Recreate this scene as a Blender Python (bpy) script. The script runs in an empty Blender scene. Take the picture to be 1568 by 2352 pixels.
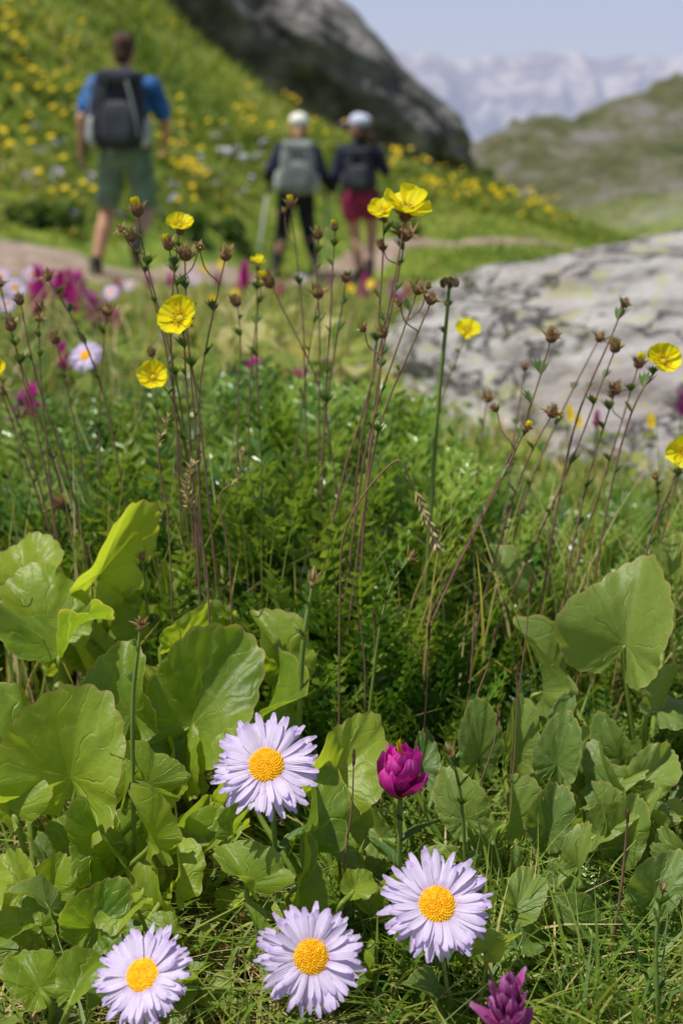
import bpy, math, random
import numpy as np
from mathutils import Vector, Matrix, noise as mnoise
random.seed(7); rng=np.random.default_rng(7)
scene=bpy.context.scene
col=scene.collection
pi=math.pi
# ------------------------------------------------------------------ camera
PITCH=math.radians(15.8); FPX=3267.0
cp,sp=math.cos(PITCH),math.sin(PITCH)
cam=bpy.data.cameras.new("camera"); camo=bpy.data.objects.new("camera",cam); col.objects.link(camo)
camo.location=(0,0,0); camo.rotation_euler=(pi/2-PITCH,0,0)
cam.lens=50; cam.sensor_width=36; cam.clip_start=0.02; cam.clip_end=20000
cam.dof.use_dof=True; cam.dof.focus_distance=0.79; cam.dof.aperture_fstop=9.0
scene.camera=camo
def S(px,py,Y):
    u=(px-784)/FPX; v=(1176-py)/FPX
    t=Y/(cp+v*sp)
    return np.array([u*t,Y,t*(-sp+v*cp)])
def TT(py,Y): return Y/(cp+(1176-py)/FPX*sp)
# ------------------------------------------------------------------ world / sun
SUN=Vector((-0.37,-0.14,0.92)).normalized()
w=bpy.data.worlds.new("World"); scene.world=w; w.use_nodes=True
nt=w.node_tree; bg=nt.nodes["Background"]
sky=nt.nodes.new("ShaderNodeTexSky"); sky.sky_type='NISHITA'; sky.sun_disc=False
sky.sun_elevation=math.asin(SUN.z); sky.sun_rotation=math.atan2(SUN.x,SUN.y)
sky.altitude=2500; sky.air_density=1.0; sky.dust_density=2.0; sky.ozone_density=1.0
hz=nt.nodes.new("ShaderNodeMix"); hz.data_type='RGBA'
tcw=nt.nodes.new("ShaderNodeTexCoord"); sxw=nt.nodes.new("ShaderNodeSeparateXYZ"); nt.links.new(tcw.outputs["Generated"],sxw.inputs[0])
mrw=nt.nodes.new("ShaderNodeMapRange"); mrw.inputs[1].default_value=0.05; mrw.inputs[2].default_value=0.5; mrw.inputs[3].default_value=0.85; mrw.inputs[4].default_value=0.12
nt.links.new(sxw.outputs[2],mrw.inputs[0]); nt.links.new(mrw.outputs[0],hz.inputs[0])
nt.links.new(sky.outputs[0],hz.inputs[6]); hz.inputs[7].default_value=(4.1,4.4,5.8,1)
nt.links.new(hz.outputs[2],bg.inputs[0]); bg.inputs[1].default_value=0.12
sl=bpy.data.lights.new("sun","SUN"); sl.energy=5.0; sl.angle=math.radians(0.5); sl.color=(1,0.97,0.89)
so=bpy.data.objects.new("sun",sl); col.objects.link(so); so.location=(0,0,20)
so.rotation_euler=(-SUN).to_track_quat('-Z','Y').to_euler()
scene.view_settings.view_transform='Standard'; scene.view_settings.look='None'; scene.view_settings.exposure=0

# ------------------------------------------------------------------ materials
def N(nt,t,**k):
    n=nt.nodes.new(t)
    for a,b in k.items(): setattr(n,a,b)
    return n
def c4(c): return (c[0],c[1],c[2],1)
def ramp(nt,stops):
    r=N(nt,"ShaderNodeValToRGB"); e=r.color_ramp.elements
    while len(e)>1: e.remove(e[-1])
    e[0].position=stops[0][0]; e[0].color=c4(stops[0][1])
    for p,c in stops[1:]:
        x=e.new(p); x.color=c4(c)
    return r
def base(name):
    m=bpy.data.materials.new(name); m.use_nodes=True
    nt=m.node_tree; b=nt.nodes["Principled BSDF"]; o=nt.nodes["Material Output"]
    return m,nt,b,o
def finish(nt,b,o,colsock,trans,tcol=1.3):
    L=nt.links
    L.new(colsock,b.inputs["Base Color"])
    if trans>0:
        tr=N(nt,"ShaderNodeBsdfTranslucent"); mx=N(nt,"ShaderNodeMixShader")
        mul=N(nt,"ShaderNodeMix",data_type='RGBA',blend_type='MULTIPLY'); mul.inputs[0].default_value=1
        L.new(colsock,mul.inputs[6]); mul.inputs[7].default_value=(tcol*1.1,tcol,tcol*0.5,1) if tcol>1 else (1,1,1,1)
        L.new(mul.outputs[2],tr.inputs[0])
        mx.inputs[0].default_value=trans
        L.new(b.outputs[0],mx.inputs[1]); L.new(tr.outputs[0],mx.inputs[2]); L.new(mx.outputs[0],o.inputs[0])
def nmat(name,stops,scale=10,rough=0.7,bump=0.0,bscale=None,trans=0.0,spec=0.3,detail=6,stretch=(1,1,1),tcol=1.0,bdist=0.01):
    m,nt,b,o=base(name); L=nt.links
    tc=N(nt,"ShaderNodeTexCoord"); mp=N(nt,"ShaderNodeMapping"); mp.inputs[3].default_value=stretch
    L.new(tc.outputs["Object"],mp.inputs[0])
    n=N(nt,"ShaderNodeTexNoise"); n.inputs["Scale"].default_value=scale; n.inputs["Detail"].default_value=detail; n.inputs["Roughness"].default_value=0.6
    L.new(mp.outputs[0],n.inputs[0])
    r=ramp(nt,stops); L.new(n.outputs[0],r.inputs[0])
    b.inputs["Roughness"].default_value=rough; b.inputs["Specular IOR Level"].default_value=spec
    if bump>0:
        n2=N(nt,"ShaderNodeTexNoise"); n2.inputs["Scale"].default_value=bscale or scale*3; n2.inputs["Detail"].default_value=8
        L.new(mp.outputs[0],n2.inputs[0])
        bp=N(nt,"ShaderNodeBump"); bp.inputs[0].default_value=bump; bp.inputs[1].default_value=bdist
        L.new(n2.outputs[0],bp.inputs["Height"]); L.new(bp.outputs[0],b.inputs["Normal"])
    finish(nt,b,o,r.outputs[0],trans,tcol)
    return m
def tmat(name,stops,rough=0.5,trans=0.3,spec=0.4,nscale=30,namt=0.25,tcol=1.5):
    """colour driven by the per-vertex 'tint' attribute with a little noise"""
    m,nt,b,o=base(name); L=nt.links
    at=N(nt,"ShaderNodeAttribute"); at.attribute_name="tint"
    tc=N(nt,"ShaderNodeTexCoord"); n=N(nt,"ShaderNodeTexNoise"); n.inputs["Scale"].default_value=nscale; n.inputs["Detail"].default_value=4
    L.new(tc.outputs["Object"],n.inputs[0])
    a=N(nt,"ShaderNodeMath",operation='MULTIPLY_ADD'); L.new(n.outputs[0],a.inputs[0]); a.inputs[1].default_value=namt; a.inputs[2].default_value=-namt/2
    s=N(nt,"ShaderNodeMath",operation='ADD'); L.new(at.outputs["Fac"],s.inputs[0]); L.new(a.outputs[0],s.inputs[1])
    r=ramp(nt,stops); L.new(s.outputs[0],r.inputs[0])
    b.inputs["Roughness"].default_value=rough; b.inputs["Specular IOR Level"].default_value=spec
    finish(nt,b,o,r.outputs[0],trans,tcol)
    return m
def petalmat(name,stops,rough=0.6,trans=0.35,fine=60,spec=0.2,tcol=1.0):
    """ramp along the petal (luv.y) with longitudinal veins (luv.x)"""
    m,nt,b,o=base(name); L=nt.links
    at=N(nt,"ShaderNodeAttribute"); at.attribute_name="luv"
    sx=N(nt,"ShaderNodeSeparateXYZ"); L.new(at.outputs["Vector"],sx.inputs[0])
    tc=N(nt,"ShaderNodeTexCoord"); n=N(nt,"ShaderNodeTexNoise"); n.inputs["Scale"].default_value=160; n.inputs["Detail"].default_value=3
    L.new(tc.outputs["Object"],n.inputs[0])
    a=N(nt,"ShaderNodeMath",operation='MULTIPLY_ADD'); L.new(n.outputs[0],a.inputs[0]); a.inputs[1].default_value=0.5; L.new(sx.outputs[1],a.inputs[2])
    a2=N(nt,"ShaderNodeMath",operation='SUBTRACT'); L.new(a.outputs[0],a2.inputs[0]); a2.inputs[1].default_value=0.25
    r=ramp(nt,stops); L.new(a2.outputs[0],r.inputs[0])
    wv=N(nt,"ShaderNodeMath",operation='MULTIPLY'); L.new(sx.outputs[0],wv.inputs[0]); wv.inputs[1].default_value=14
    sn=N(nt,"ShaderNodeMath",operation='SINE'); L.new(wv.outputs[0],sn.inputs[0])
    bp=N(nt,"ShaderNodeBump"); bp.inputs[0].default_value=0.35; bp.inputs[1].default_value=0.0006
    L.new(sn.outputs[0],bp.inputs["Height"]); L.new(bp.outputs[0],b.inputs["Normal"])
    b.inputs["Roughness"].default_value=rough; b.inputs["Specular IOR Level"].default_value=spec
    finish(nt,b,o,r.outputs[0],trans,tcol)
    return m
def leafmat(name,ca,cb,vein,trans=0.50,rough=0.38):
    m,nt,b,o=base(name); L=nt.links
    at=N(nt,"ShaderNodeAttribute"); at.attribute_name="luv"
    oi=N(nt,"ShaderNodeObjectInfo")
    sx=N(nt,"ShaderNodeSeparateXYZ"); L.new(at.outputs["Vector"],sx.inputs[0])
    ang=N(nt,"ShaderNodeMath",operation='ARCTAN2'); L.new(sx.outputs[0],ang.inputs[0]); L.new(sx.outputs[1],ang.inputs[1])
    nz=N(nt,"ShaderNodeTexNoise"); nz.inputs["Scale"].default_value=3; nz.inputs["Detail"].default_value=1; L.new(at.outputs["Vector"],nz.inputs[0])
    an2=N(nt,"ShaderNodeMath",operation='MULTIPLY_ADD'); L.new(nz.outputs[0],an2.inputs[0]); an2.inputs[1].default_value=0.45; L.new(ang.outputs[0],an2.inputs[2])
    def veins(fr,pwr):
        mu=N(nt,"ShaderNodeMath",operation='MULTIPLY'); L.new(an2.outputs[0],mu.inputs[0]); mu.inputs[1].default_value=fr
        co=N(nt,"ShaderNodeMath",operation='COSINE'); L.new(mu.outputs[0],co.inputs[0])
        ab=N(nt,"ShaderNodeMath",operation='ABSOLUTE'); L.new(co.outputs[0],ab.inputs[0])
        pw=N(nt,"ShaderNodeMath",operation='POWER'); L.new(ab.outputs[0],pw.inputs[0]); pw.inputs[1].default_value=pwr
        return pw
    p1=veins(4.2,170); p2=veins(12.6,60)
    f1=N(nt,"ShaderNodeMapRange"); f1.inputs[1].default_value=0.1; f1.inputs[2].default_value=1.0; f1.inputs[3].default_value=.6; f1.inputs[4].default_value=.08; L.new(sx.outputs[2],f1.inputs[0])
    f2=N(nt,"ShaderNodeMapRange"); f2.inputs[1].default_value=0.35; f2.inputs[2].default_value=.8; f2.inputs[3].default_value=0; f2.inputs[4].default_value=.14; L.new(sx.outputs[2],f2.inputs[0])
    q1=N(nt,"ShaderNodeMath",operation='MULTIPLY'); L.new(p1.outputs[0],q1.inputs[0]); L.new(f1.outputs[0],q1.inputs[1])
    q2=N(nt,"ShaderNodeMath",operation='MULTIPLY'); L.new(p2.outputs[0],q2.inputs[0]); L.new(f2.outputs[0],q2.inputs[1])
    mxm=N(nt,"ShaderNodeMath",operation='MAXIMUM'); L.new(q1.outputs[0],mxm.inputs[0]); L.new(q2.outputs[0],mxm.inputs[1])
    tc=N(nt,"ShaderNodeTexCoord"); n=N(nt,"ShaderNodeTexNoise"); n.inputs["Scale"].default_value=45; n.inputs["Detail"].default_value=8; n.inputs["Roughness"].default_value=.65
    L.new(tc.outputs["Object"],n.inputs[0])
    ad=N(nt,"ShaderNodeMath",operation='MULTIPLY_ADD'); L.new(oi.outputs["Random"],ad.inputs[0]); ad.inputs[1].default_value=0.55; L.new(n.outputs[0],ad.inputs[2])
    r=ramp(nt,[(0.35,ca),(1.0,cb)]); L.new(ad.outputs[0],r.inputs[0])
    nb=N(nt,"ShaderNodeTexNoise"); nb.inputs["Scale"].default_value=110; nb.inputs["Detail"].default_value=2; L.new(tc.outputs["Object"],nb.inputs[0])
    bm_=N(nt,"ShaderNodeMapRange"); bm_.inputs[1].default_value=.70; bm_.inputs[2].default_value=.76; bm_.inputs[4].default_value=.75; L.new(nb.outputs[0],bm_.inputs[0])
    ed=N(nt,"ShaderNodeMapRange"); ed.inputs[1].default_value=0.95; ed.inputs[2].default_value=1.0; L.new(sx.outputs[2],ed.inputs[0])
    em=N(nt,"ShaderNodeMath",operation='MAXIMUM'); L.new(ed.outputs[0],em.inputs[0]); L.new(bm_.outputs[0],em.inputs[1])
    m0=N(nt,"ShaderNodeMix",data_type='RGBA'); L.new(em.outputs[0],m0.inputs[0]); L.new(r.outputs[0],m0.inputs[6]); m0.inputs[7].default_value=(0.36,0.32,0.09,1)
    mx=N(nt,"ShaderNodeMix",data_type='RGBA'); L.new(mxm.outputs[0],mx.inputs[0]); L.new(m0.outputs[2],mx.inputs[6]); mx.inputs[7].default_value=c4(vein)
    bp=N(nt,"ShaderNodeBump"); bp.inputs[0].default_value=0.8; bp.inputs[1].default_value=0.0020
    ad2=N(nt,"ShaderNodeMath",operation='SUBTRACT'); L.new(n.outputs[0],ad2.inputs[0]); L.new(mxm.outputs[0],ad2.inputs[1])
    L.new(ad2.outputs[0],bp.inputs["Height"]); L.new(bp.outputs[0],b.inputs["Normal"])
    b.inputs["Roughness"].default_value=rough; b.inputs["Specular IOR Level"].default_value=0.5
    finish(nt,b,o,mx.outputs[2],trans,2.0)
    return m
GREENS=[(0.0,(0.03,0.08,0.008)),(0.35,(0.10,0.19,0.018)),(0.65,(0.20,0.29,0.03)),(0.85,(0.40,0.38,0.10)),(1.0,(0.56,0.45,0.23))]
M_grass=tmat("grass_blades",GREENS,0.5,0.4)
M_fern=tmat("pinnate_leaves",[(0,(0.022,0.085,0.012)),(0.5,(0.085,0.20,0.022)),(1,(0.25,0.36,0.05))],0.26,0.34,0.75)
M_hillveg=tmat("slope_herbs",[(0,(0.07,0.12,0.025)),(0.4,(0.165,0.23,0.042)),(0.75,(0.29,0.33,0.07)),(1,(0.44,0.41,0.17))],0.8,0.38,0.15)
M_leaf=leafmat("broad_leaf",(0.10,0.19,0.014),(0.31,0.40,0.035),(0.46,0.56,0.14))
M_leafg=leafmat("grey_green_leaf",(0.085,0.16,0.032),(0.22,0.30,0.055),(0.34,0.42,0.13),0.42,0.45)
M_petiole=nmat("leaf_stalk",[(0.3,(0.18,0.28,0.03)),(0.7,(0.32,0.40,0.08))],40,0.4,trans=0.25,tcol=1.3)
M_stem=nmat("hairy_flower_stem",[(0.3,(0.16,0.09,0.055)),(0.55,(0.26,0.145,0.09)),(0.75,(0.20,0.20,0.06))],35,0.6,bump=0.6,bscale=900,bdist=0.0005)
M_gstem=nmat("green_flower_stem",[(0.3,(0.12,0.20,0.03)),(0.7,(0.22,0.29,0.06))],40,0.55,bump=0.5,bscale=800,bdist=0.0004)
M_yellow=petalmat("yellow_petal",[(0.0,(0.72,0.42,0.0)),(0.25,(0.90,0.76,0.01)),(1.0,(0.95,0.88,0.02))],0.45,0.45)
M_lilac=petalmat("lilac_petal",[(0.0,(0.60,0.42,0.72)),(0.35,(0.83,0.73,0.88)),(0.8,(0.80,0.69,0.88)),(1.0,(0.62,0.46,0.78))],0.6,0.35)
M_disc=tmat("daisy_disc",[(0,(0.60,0.20,0.0)),(0.5,(0.88,0.42,0.0)),(1,(0.95,0.66,0.03))],0.6,0.05,0.2,600,0.5,1.0)
M_stamen=tmat("stamens",[(0,(0.40,0.38,0.02)),(0.5,(0.70,0.50,0.01)),(1,(0.85,0.66,0.04))],0.6,0.05,0.2,300,0.4,1.0)
M_mag=petalmat("magenta_bract",[(0.0,(0.25,0.01,0.12)),(0.35,(0.58,0.012,0.27)),(0.8,(0.75,0.03,0.40)),(1.0,(0.84,0.12,0.54))],0.38,0.38,spec=0.5)
M_dusty=petalmat("dusty_pink_bract",[(0.0,(0.20,0.05,0.10)),(0.4,(0.42,0.05,0.26)),(0.8,(0.60,0.14,0.42)),(1.0,(0.68,0.30,0.56))],0.5,0.35)
M_seed=tmat("dry_seed_head",[(0,(0.12,0.075,0.025)),(0.4,(0.30,0.155,0.09)),(0.7,(0.38,0.32,0.09)),(1,(0.62,0.50,0.28))],0.7,0.25,0.2,200,0.4,1.0)
M_dleaf=tmat("stem_leaf",[(0,(0.05,0.08,0.03)),(0.5,(0.08,0.16,0.03)),(1,(0.18,0.26,0.05))],0.5,0.3)
M_litter=tmat("dry_litter",[(0,(0.09,0.055,0.03)),(0.5,(0.25,0.16,0.08)),(1,(0.52,0.42,0.25))],0.8,0.15,0.2,200,0.4,1.0)

# ------------------------------------------------------------------ mesh builder
class MB:
    def __init__(s): s.v=[];s.li=[];s.sz=[];s.mi=[];s.t=[];s.uv=[];s.n=0
    def add(s,V,F,mat=0,tint=0.5,luv=None):
        V=np.asarray(V,float).reshape(-1,3); F=np.asarray(F,int)
        s.v.append(V); s.li.append((F+s.n).ravel()); s.sz.append(np.full(len(F),F.shape[1])); s.mi.append(np.full(len(F),mat))
        t=np.full(len(V),tint) if np.isscalar(tint) else np.asarray(tint,float); s.t.append(t)
        s.uv.append(np.zeros((len(V),3)) if luv is None else luv); s.n+=len(V)
    def mesh(s,name,mats,smooth=True):
        me=bpy.data.meshes.new(name)
        V=np.concatenate(s.v); li=np.concatenate(s.li); sz=np.concatenate(s.sz)
        me.vertices.add(len(V)); me.vertices.foreach_set("co",V.ravel().astype(np.float32))
        me.loops.add(len(li)); me.loops.foreach_set("vertex_index",li.astype(np.int32))
        me.polygons.add(len(sz)); st=np.concatenate([[0],np.cumsum(sz)[:-1]])
        me.polygons.foreach_set("loop_start",st.astype(np.int32))
        me.polygons.foreach_set("material_index",np.concatenate(s.mi).astype(np.int32))
        me.polygons.foreach_set("use_smooth",np.full(len(sz),smooth))
        for m in mats: me.materials.append(m)
        a=me.attributes.new("tint",'FLOAT','POINT'); a.data.foreach_set("value",np.concatenate(s.t).astype(np.float32))
        a=me.attributes.new("luv",'FLOAT_VECTOR','POINT'); a.data.foreach_set("vector",np.concatenate(s.uv).ravel().astype(np.float32))
        me.update(calc_edges=True); me.validate()
        return me
    def obj(s,name,mats,smooth=True):
        o=bpy.data.objects.new(name,s.mesh(name,mats,smooth)); col.objects.link(o); return o
def gridF(nr,nc,wrap=False):
    F=[]
    for i in range(nr-1):
        for j in range(nc if wrap else nc-1):
            F.append((i*nc+j,i*nc+(j+1)%nc,(i+1)*nc+(j+1)%nc,(i+1)*nc+j))
    return np.array(F)
def spline(P,n=8):
    P=np.asarray(P,float)
    if len(P)<3:
        t=np.linspace(0,1,n+1)[:,None]; return P[0]*(1-t)+P[-1]*t
    Q=np.vstack([2*P[0]-P[1],P,2*P[-1]-P[-2]]); out=[]
    for i in range(1,len(Q)-2):
        for k in range(n):
            t=k/n; a,b,c,d=Q[i-1],Q[i],Q[i+1],Q[i+2]
            out.append(0.5*((2*b)+(c-a)*t+(2*a-5*b+4*c-d)*t*t+(3*b-a-3*c+d)*t**3))
    out.append(P[-1]); return np.array(out)
def tube(mb,P,R,mat=0,sides=6,tint=0.5):
    P=np.asarray(P,float); n=len(P); R=np.full(n,R) if np.isscalar(R) else np.interp(np.linspace(0,1,n),np.linspace(0,1,len(R)),R)
    T=np.gradient(P,axis=0); T/=np.linalg.norm(T,axis=1)[:,None]+1e-9
    ref=np.array([0.31,0.9,0.2]) if abs(T[0][1])<0.9 else np.array([1,0,0.2])
    A=np.cross(T,ref); A/=np.linalg.norm(A,axis=1)[:,None]+1e-9; B=np.cross(T,A)
    a=np.linspace(0,2*pi,sides,endpoint=False)
    V=P[:,None,:]+R[:,None,None]*(np.cos(a)[None,:,None]*A[:,None,:]+np.sin(a)[None,:,None]*B[:,None,:])
    mb.add(V.reshape(-1,3),gridF(n,sides,True),mat,tint)
def rx(a): c,s=math.cos(a),math.sin(a); return np.array([[1,0,0],[0,c,-s],[0,s,c]])
def rz(a): c,s=math.cos(a),math.sin(a); return np.array([[c,-s,0],[s,c,0],[0,0,1]])
def frameZ(n,spin=0):
    n=np.asarray(n,float); n/=np.linalg.norm(n); r=np.array([0,0,1.0]) if abs(n[2])<0.95 else np.array([0,1.0,0])
    x=np.cross(r,n); x/=np.linalg.norm(x); y=np.cross(n,x)
    return np.column_stack([x,y,n])@rz(spin)
def M4(R,p,s=1.0):
    m=Matrix.Identity(4)
    for i in range(3):
        for j in range(3): m[i][j]=float(R[i][j]*s)
        m[i][3]=float(p[i])
    return m
def top_empty(name,p,label,cat,group=None):
    e=bpy.data.objects.new(name,None); e.empty_display_size=0.02; col.objects.link(e); e.location=[float(q) for q in p]
    e["label"]=label; e["category"]=cat
    if group: e["group"]=group
    return e
def child(o,par,label=None):
    o.parent=par; o.matrix_parent_inverse=Matrix.Translation(-Vector(par.location))
    if label: o["label"]=label
    return o
def inst(me,name,par,M):
    o=bpy.data.objects.new(name,me); col.objects.link(o); o.matrix_world=M
    o.parent=par; o.matrix_parent_inverse=Matrix.Translation(-Vector(par.location)); o.matrix_basis=M
    return o
def struct(o): o["kind"]="structure"
def stuff(o): o["kind"]="stuff"
def petal(L,W,prof,cup=0.,curl=0.,notch=0.,nl=6,nw=4,rnd=0.1):
    t=np.linspace(0,1,nl+1); s=np.linspace(-1,1,nw+1); T,Sg=np.meshgrid(t,s,indexing='ij')
    wid=W/2*np.interp(T,np.linspace(0,1,len(prof)),prof)
    x=Sg*wid; y=L*T-L*rnd*Sg**2*T**3-notch*L*(1-abs(Sg))*T**5; z=cup*Sg**2*wid+curl*L*T**2
    return np.stack([x,y,z],-1).reshape(-1,3),gridF(nl+1,nw+1),np.stack([Sg,T,0*T],-1).reshape(-1,3)
def ellip(c,r,nu=16,nv=10,e=1.0,rot=None):
    u=np.linspace(0,2*pi,nu,endpoint=False); v=np.linspace(-pi/2,pi/2,nv)
    f=lambda q:np.sign(q)*abs(q)**e
    V=[]; 
    for b in v:
        for a in u: V.append((f(math.cos(b))*f(math.cos(a)),f(math.cos(b))*f(math.sin(a)),f(math.sin(b))))
    V=np.array(V)*np.array(r)
    if rot is not None: V=V@np.asarray(rot).T
    return V+np.array(c),gridF(nv,nu,True)

# ------------------------------------------------------------------ terrain
rows=[(-6,[(-10,-.2),(10,-.6)]),(0,[(-10,-.4),(0,-.5),(10,-.6)]),(1.3,[(-10,-.45),(0,-.5),(10,-.6)]),(2,[(-10,-.5),(0,-.54),(10,-.65)]),
(3,[(-10,-.5),(0,-.61),(10,-.8)]),(5,[(-10,-.6),(0,-.80),(10,-1.05)]),
(8,[(-8,-.9),(-3,-1.05),(0,-1.12),(3,-1.2),(8,-1.4)]),
(10,[(-8,-.8),(-4,-1.10),(-2.3,-1.20),(-1.6,-1.25),(0,-1.40),(3,-1.45),(8,-1.7)]),
(11.2,[(-8,-.3),(-4,-.97),(-2.6,-1.14),(-1.7,-1.31),(0,-1.48),(3,-1.6),(8,-1.9)]),
(13,[(-8,1.0),(-4,-.35),(-2.6,-.85),(-1.5,-1.3),(-.5,-1.56),(1,-1.65),(3,-1.72),(8,-2.1)]),
(15.2,[(-8,2.3),(-4,.55),(-2.6,-.3),(-1.5,-1.1),(-.6,-1.72),(.3,-1.77),(2,-1.77),(4,-1.85),(8,-2.3)]),
(17.5,[(-8,3.6),(-4,1.5),(-2.6,.45),(-2,.05),(-1,-.6),(0,-1.2),(1.2,-1.55),(2.2,-1.65),(4,-1.9),(8,-2.4)]),
(22,[(-20,12),(-8,5.5),(-5.3,3.5),(-2.9,1.75),(-2,.85),(-1,.12),(.5,-.67),(1.2,-.95),(2.1,-1.15),(3.6,-1.75),(5,-2.1),(8,-2.6)]),
(26,[(-20,10),(-8,3.5),(-5,1.6),(-3,.1),(-2,-.5),(-1,-1.0),(.5,-1.6),(2,-2.0),(4,-2.3),(8,-2.3)]),
(30,[(-20,8),(-8,2),(-2,-1.5),(2,-2.4),(3,-2.5),(5.7,-2.2),(7.2,-1.95),(12,-1.3)]),
(40,[(-20,4),(0,-4),(3.9,-3.2),(7.6,-2.25),(9.6,-1.8),(20,0)]),
(60,[(-40,2),(0,-7),(4,-3.2),(5.8,-2.0),(8.5,-1.1),(11.3,-.30),(14.4,.10),(30,2)]),
(80,[(-40,-8),(0,-20),(5,-12),(15,-5),(30,-1)]),
(120,[(-40,-25),(0,-35),(30,-25)]),(400,[(0,-90),(1,-90)]),(1500,[(0,-250),(1,-250)]),(7000,[(0,-450),(1,-450)])]
RY=np.array([r[0] for r in rows],float)
kr=np.random.default_rng(3); KA=kr.uniform(0,2*pi,10); KP=kr.uniform(0,2*pi,10); KK=1.7**np.arange(10)
def fb(x,y,f=1.0,n=7,off=0):
    z=0
    for i in range(n):
        a=KA[(i+off)%10]; z=z+np.sin(f*KK[i]*(x*math.cos(a)+y*math.sin(a))+KP[(i*3+off)%10]+1.3*np.sin(f*KK[i]*0.6*(y*math.cos(a)-x*math.sin(a))))/KK[i]**0.85
    return z
def H(x,y):
    x=np.atleast_1d(np.asarray(x,float)); y=np.atleast_1d(np.asarray(y,float)); y=np.clip(y,-6,6999)
    Z=np.array([np.interp(x,[p[0] for p in r[1]],[p[1] for p in r[1]]) for r in rows])
    i=np.clip(np.searchsorted(RY,y,side='right')-1,0,len(RY)-2); k=np.arange(len(x))
    def tan(i):
        a=np.clip(i-1,0,len(RY)-1); b=np.clip(i+1,0,len(RY)-1)
        return (Z[b,k]-Z[a,k])/(RY[b]-RY[a])
    h=RY[i+1]-RY[i]; t=(y-RY[i])/h
    m0,m1=tan(i)*h,tan(i+1)*h; p0,p1=Z[i,k],Z[i+1,k]
    z=(2*t**3-3*t*t+1)*p0+(t**3-2*t*t+t)*m0+(-2*t**3+3*t*t)*p1+(t**3-t*t)*m1
    amp=np.interp(y,[0,2,5,10,20,30,60,200,1000],[.006,.01,.02,.022,.05,.15,.46,3,15])
    rg=np.abs(fb(x*1.1,y*1.1,1,5,6))
    return z+amp*(fb(x,y,1.0,7)*0.6+fb(x*3,y*3,1.0,4,3)*0.3)*np.clip((25-y)/3,0,1)+np.clip((y-22)/3,0,1)*amp*(fb(x*.6,y*.6,1.0,8,1)+.7*rg)
def Hs(x,y): return float(H([x],[y])[0])
def hit(px,py,y0=8.0,y1=70.0,st=0.05):
    Y=np.arange(y0,y1,st); v=(1176-py)/FPX; t=Y/(cp+v*sp); X=(px-784)/FPX*t; Z=t*(-sp+v*cp)
    d=Z-H(X,Y); k=np.where(d<0)[0]
    if len(k)==0: return None
    k=k[0]; return (X[k],Y[k],float(H([X[k]],[Y[k]])[0]))
xp=np.concatenate([np.arange(0,3,.07),np.arange(3,9,.15),np.arange(9,30,.4),np.geomspace(30,6000,34)])
X=np.concatenate([-xp[:0:-1],xp])
Yg=np.concatenate([np.arange(-6,0,.5),np.arange(0,3,.06),np.arange(3,10,.1),np.arange(10,27,.15),np.arange(27,85,.4),np.geomspace(85,7000,50)])
XX,YY=np.meshgrid(X,Yg,indexing='ij')
ZZ=H(XX.ravel(),YY.ravel())
mb=MB(); 
nr_,nc_=XX.shape
ii,jj=np.meshgrid(np.arange(nr_-1),np.arange(nc_-1),indexing='ij'); ii=ii.ravel(); jj=jj.ravel()
F=np.stack([ii*nc_+jj,(ii+1)*nc_+jj,(ii+1)*nc_+jj+1,ii*nc_+jj+1],1)
mb.add(np.stack([XX.ravel(),YY.ravel(),ZZ],1),F)
m,nt,b,o=base("meadow_ground"); L=nt.links
tc=N(nt,"ShaderNodeTexCoord"); sx=N(nt,"ShaderNodeSeparateXYZ"); L.new(tc.outputs["Object"],sx.inputs[0])
def noi(sc,det=6,ro=.6,st=(1,1,1)):
    mp=N(nt,"ShaderNodeMapping"); mp.inputs[3].default_value=st; L.new(tc.outputs["Object"],mp.inputs[0])
    n=N(nt,"ShaderNodeTexNoise"); n.inputs["Scale"].default_value=sc; n.inputs["Detail"].default_value=det; n.inputs["Roughness"].default_value=ro
    L.new(mp.outputs[0],n.inputs[0]); return n
n1=noi(14); r1=ramp(nt,[(0.3,(0.035,0.026,0.014)),(0.5,(0.12,0.082,0.045)),(0.62,(0.10,0.09,0.03)),(0.75,(0.28,0.21,0.12))]); L.new(n1.outputs[0],r1.inputs[0])
n2=noi(3.2,8,.7); r2=ramp(nt,[(0.32,(0.045,0.09,0.012)),(0.48,(0.12,0.18,0.022)),(0.58,(0.22,0.26,0.04)),(0.70,(0.36,0.33,0.13))]); L.new(n2.outputs[0],r2.inputs[0])
n3=noi(0.5,10,.76,(1,.5,2.8)); r3=ramp(nt,[(0.34,(0.085,0.11,0.045)),(0.44,(0.15,0.165,0.07)),(0.51,(0.22,0.215,0.11)),(0.54,(0.27,0.25,0.19)),(0.60,(0.36,0.335,0.30))]); L.new(n3.outputs[0],r3.inputs[0])
ma=N(nt,"ShaderNodeMapRange"); ma.inputs[1].default_value=1.4; ma.inputs[2].default_value=2.6; L.new(sx.outputs[1],ma.inputs[0])
mbm=N(nt,"ShaderNodeMapRange"); mbm.inputs[1].default_value=25; mbm.inputs[2].default_value=32; L.new(sx.outputs[1],mbm.inputs[0])
x1=N(nt,"ShaderNodeMix",data_type='RGBA'); L.new(ma.outputs[0],x1.inputs[0]); L.new(r1.outputs[0],x1.inputs[6]); L.new(r2.outputs[0],x1.inputs[7])
x2=N(nt,"ShaderNodeMix",data_type='RGBA'); L.new(mbm.outputs[0],x2.inputs[0]); L.new(x1.outputs[2],x2.inputs[6]); L.new(r3.outputs[0],x2.inputs[7])
bp=N(nt,"ShaderNodeBump"); bp.inputs[0].default_value=0.6; bp.inputs[1].default_value=0.02; L.new(n1.outputs[0],bp.inputs["Height"])
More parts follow.
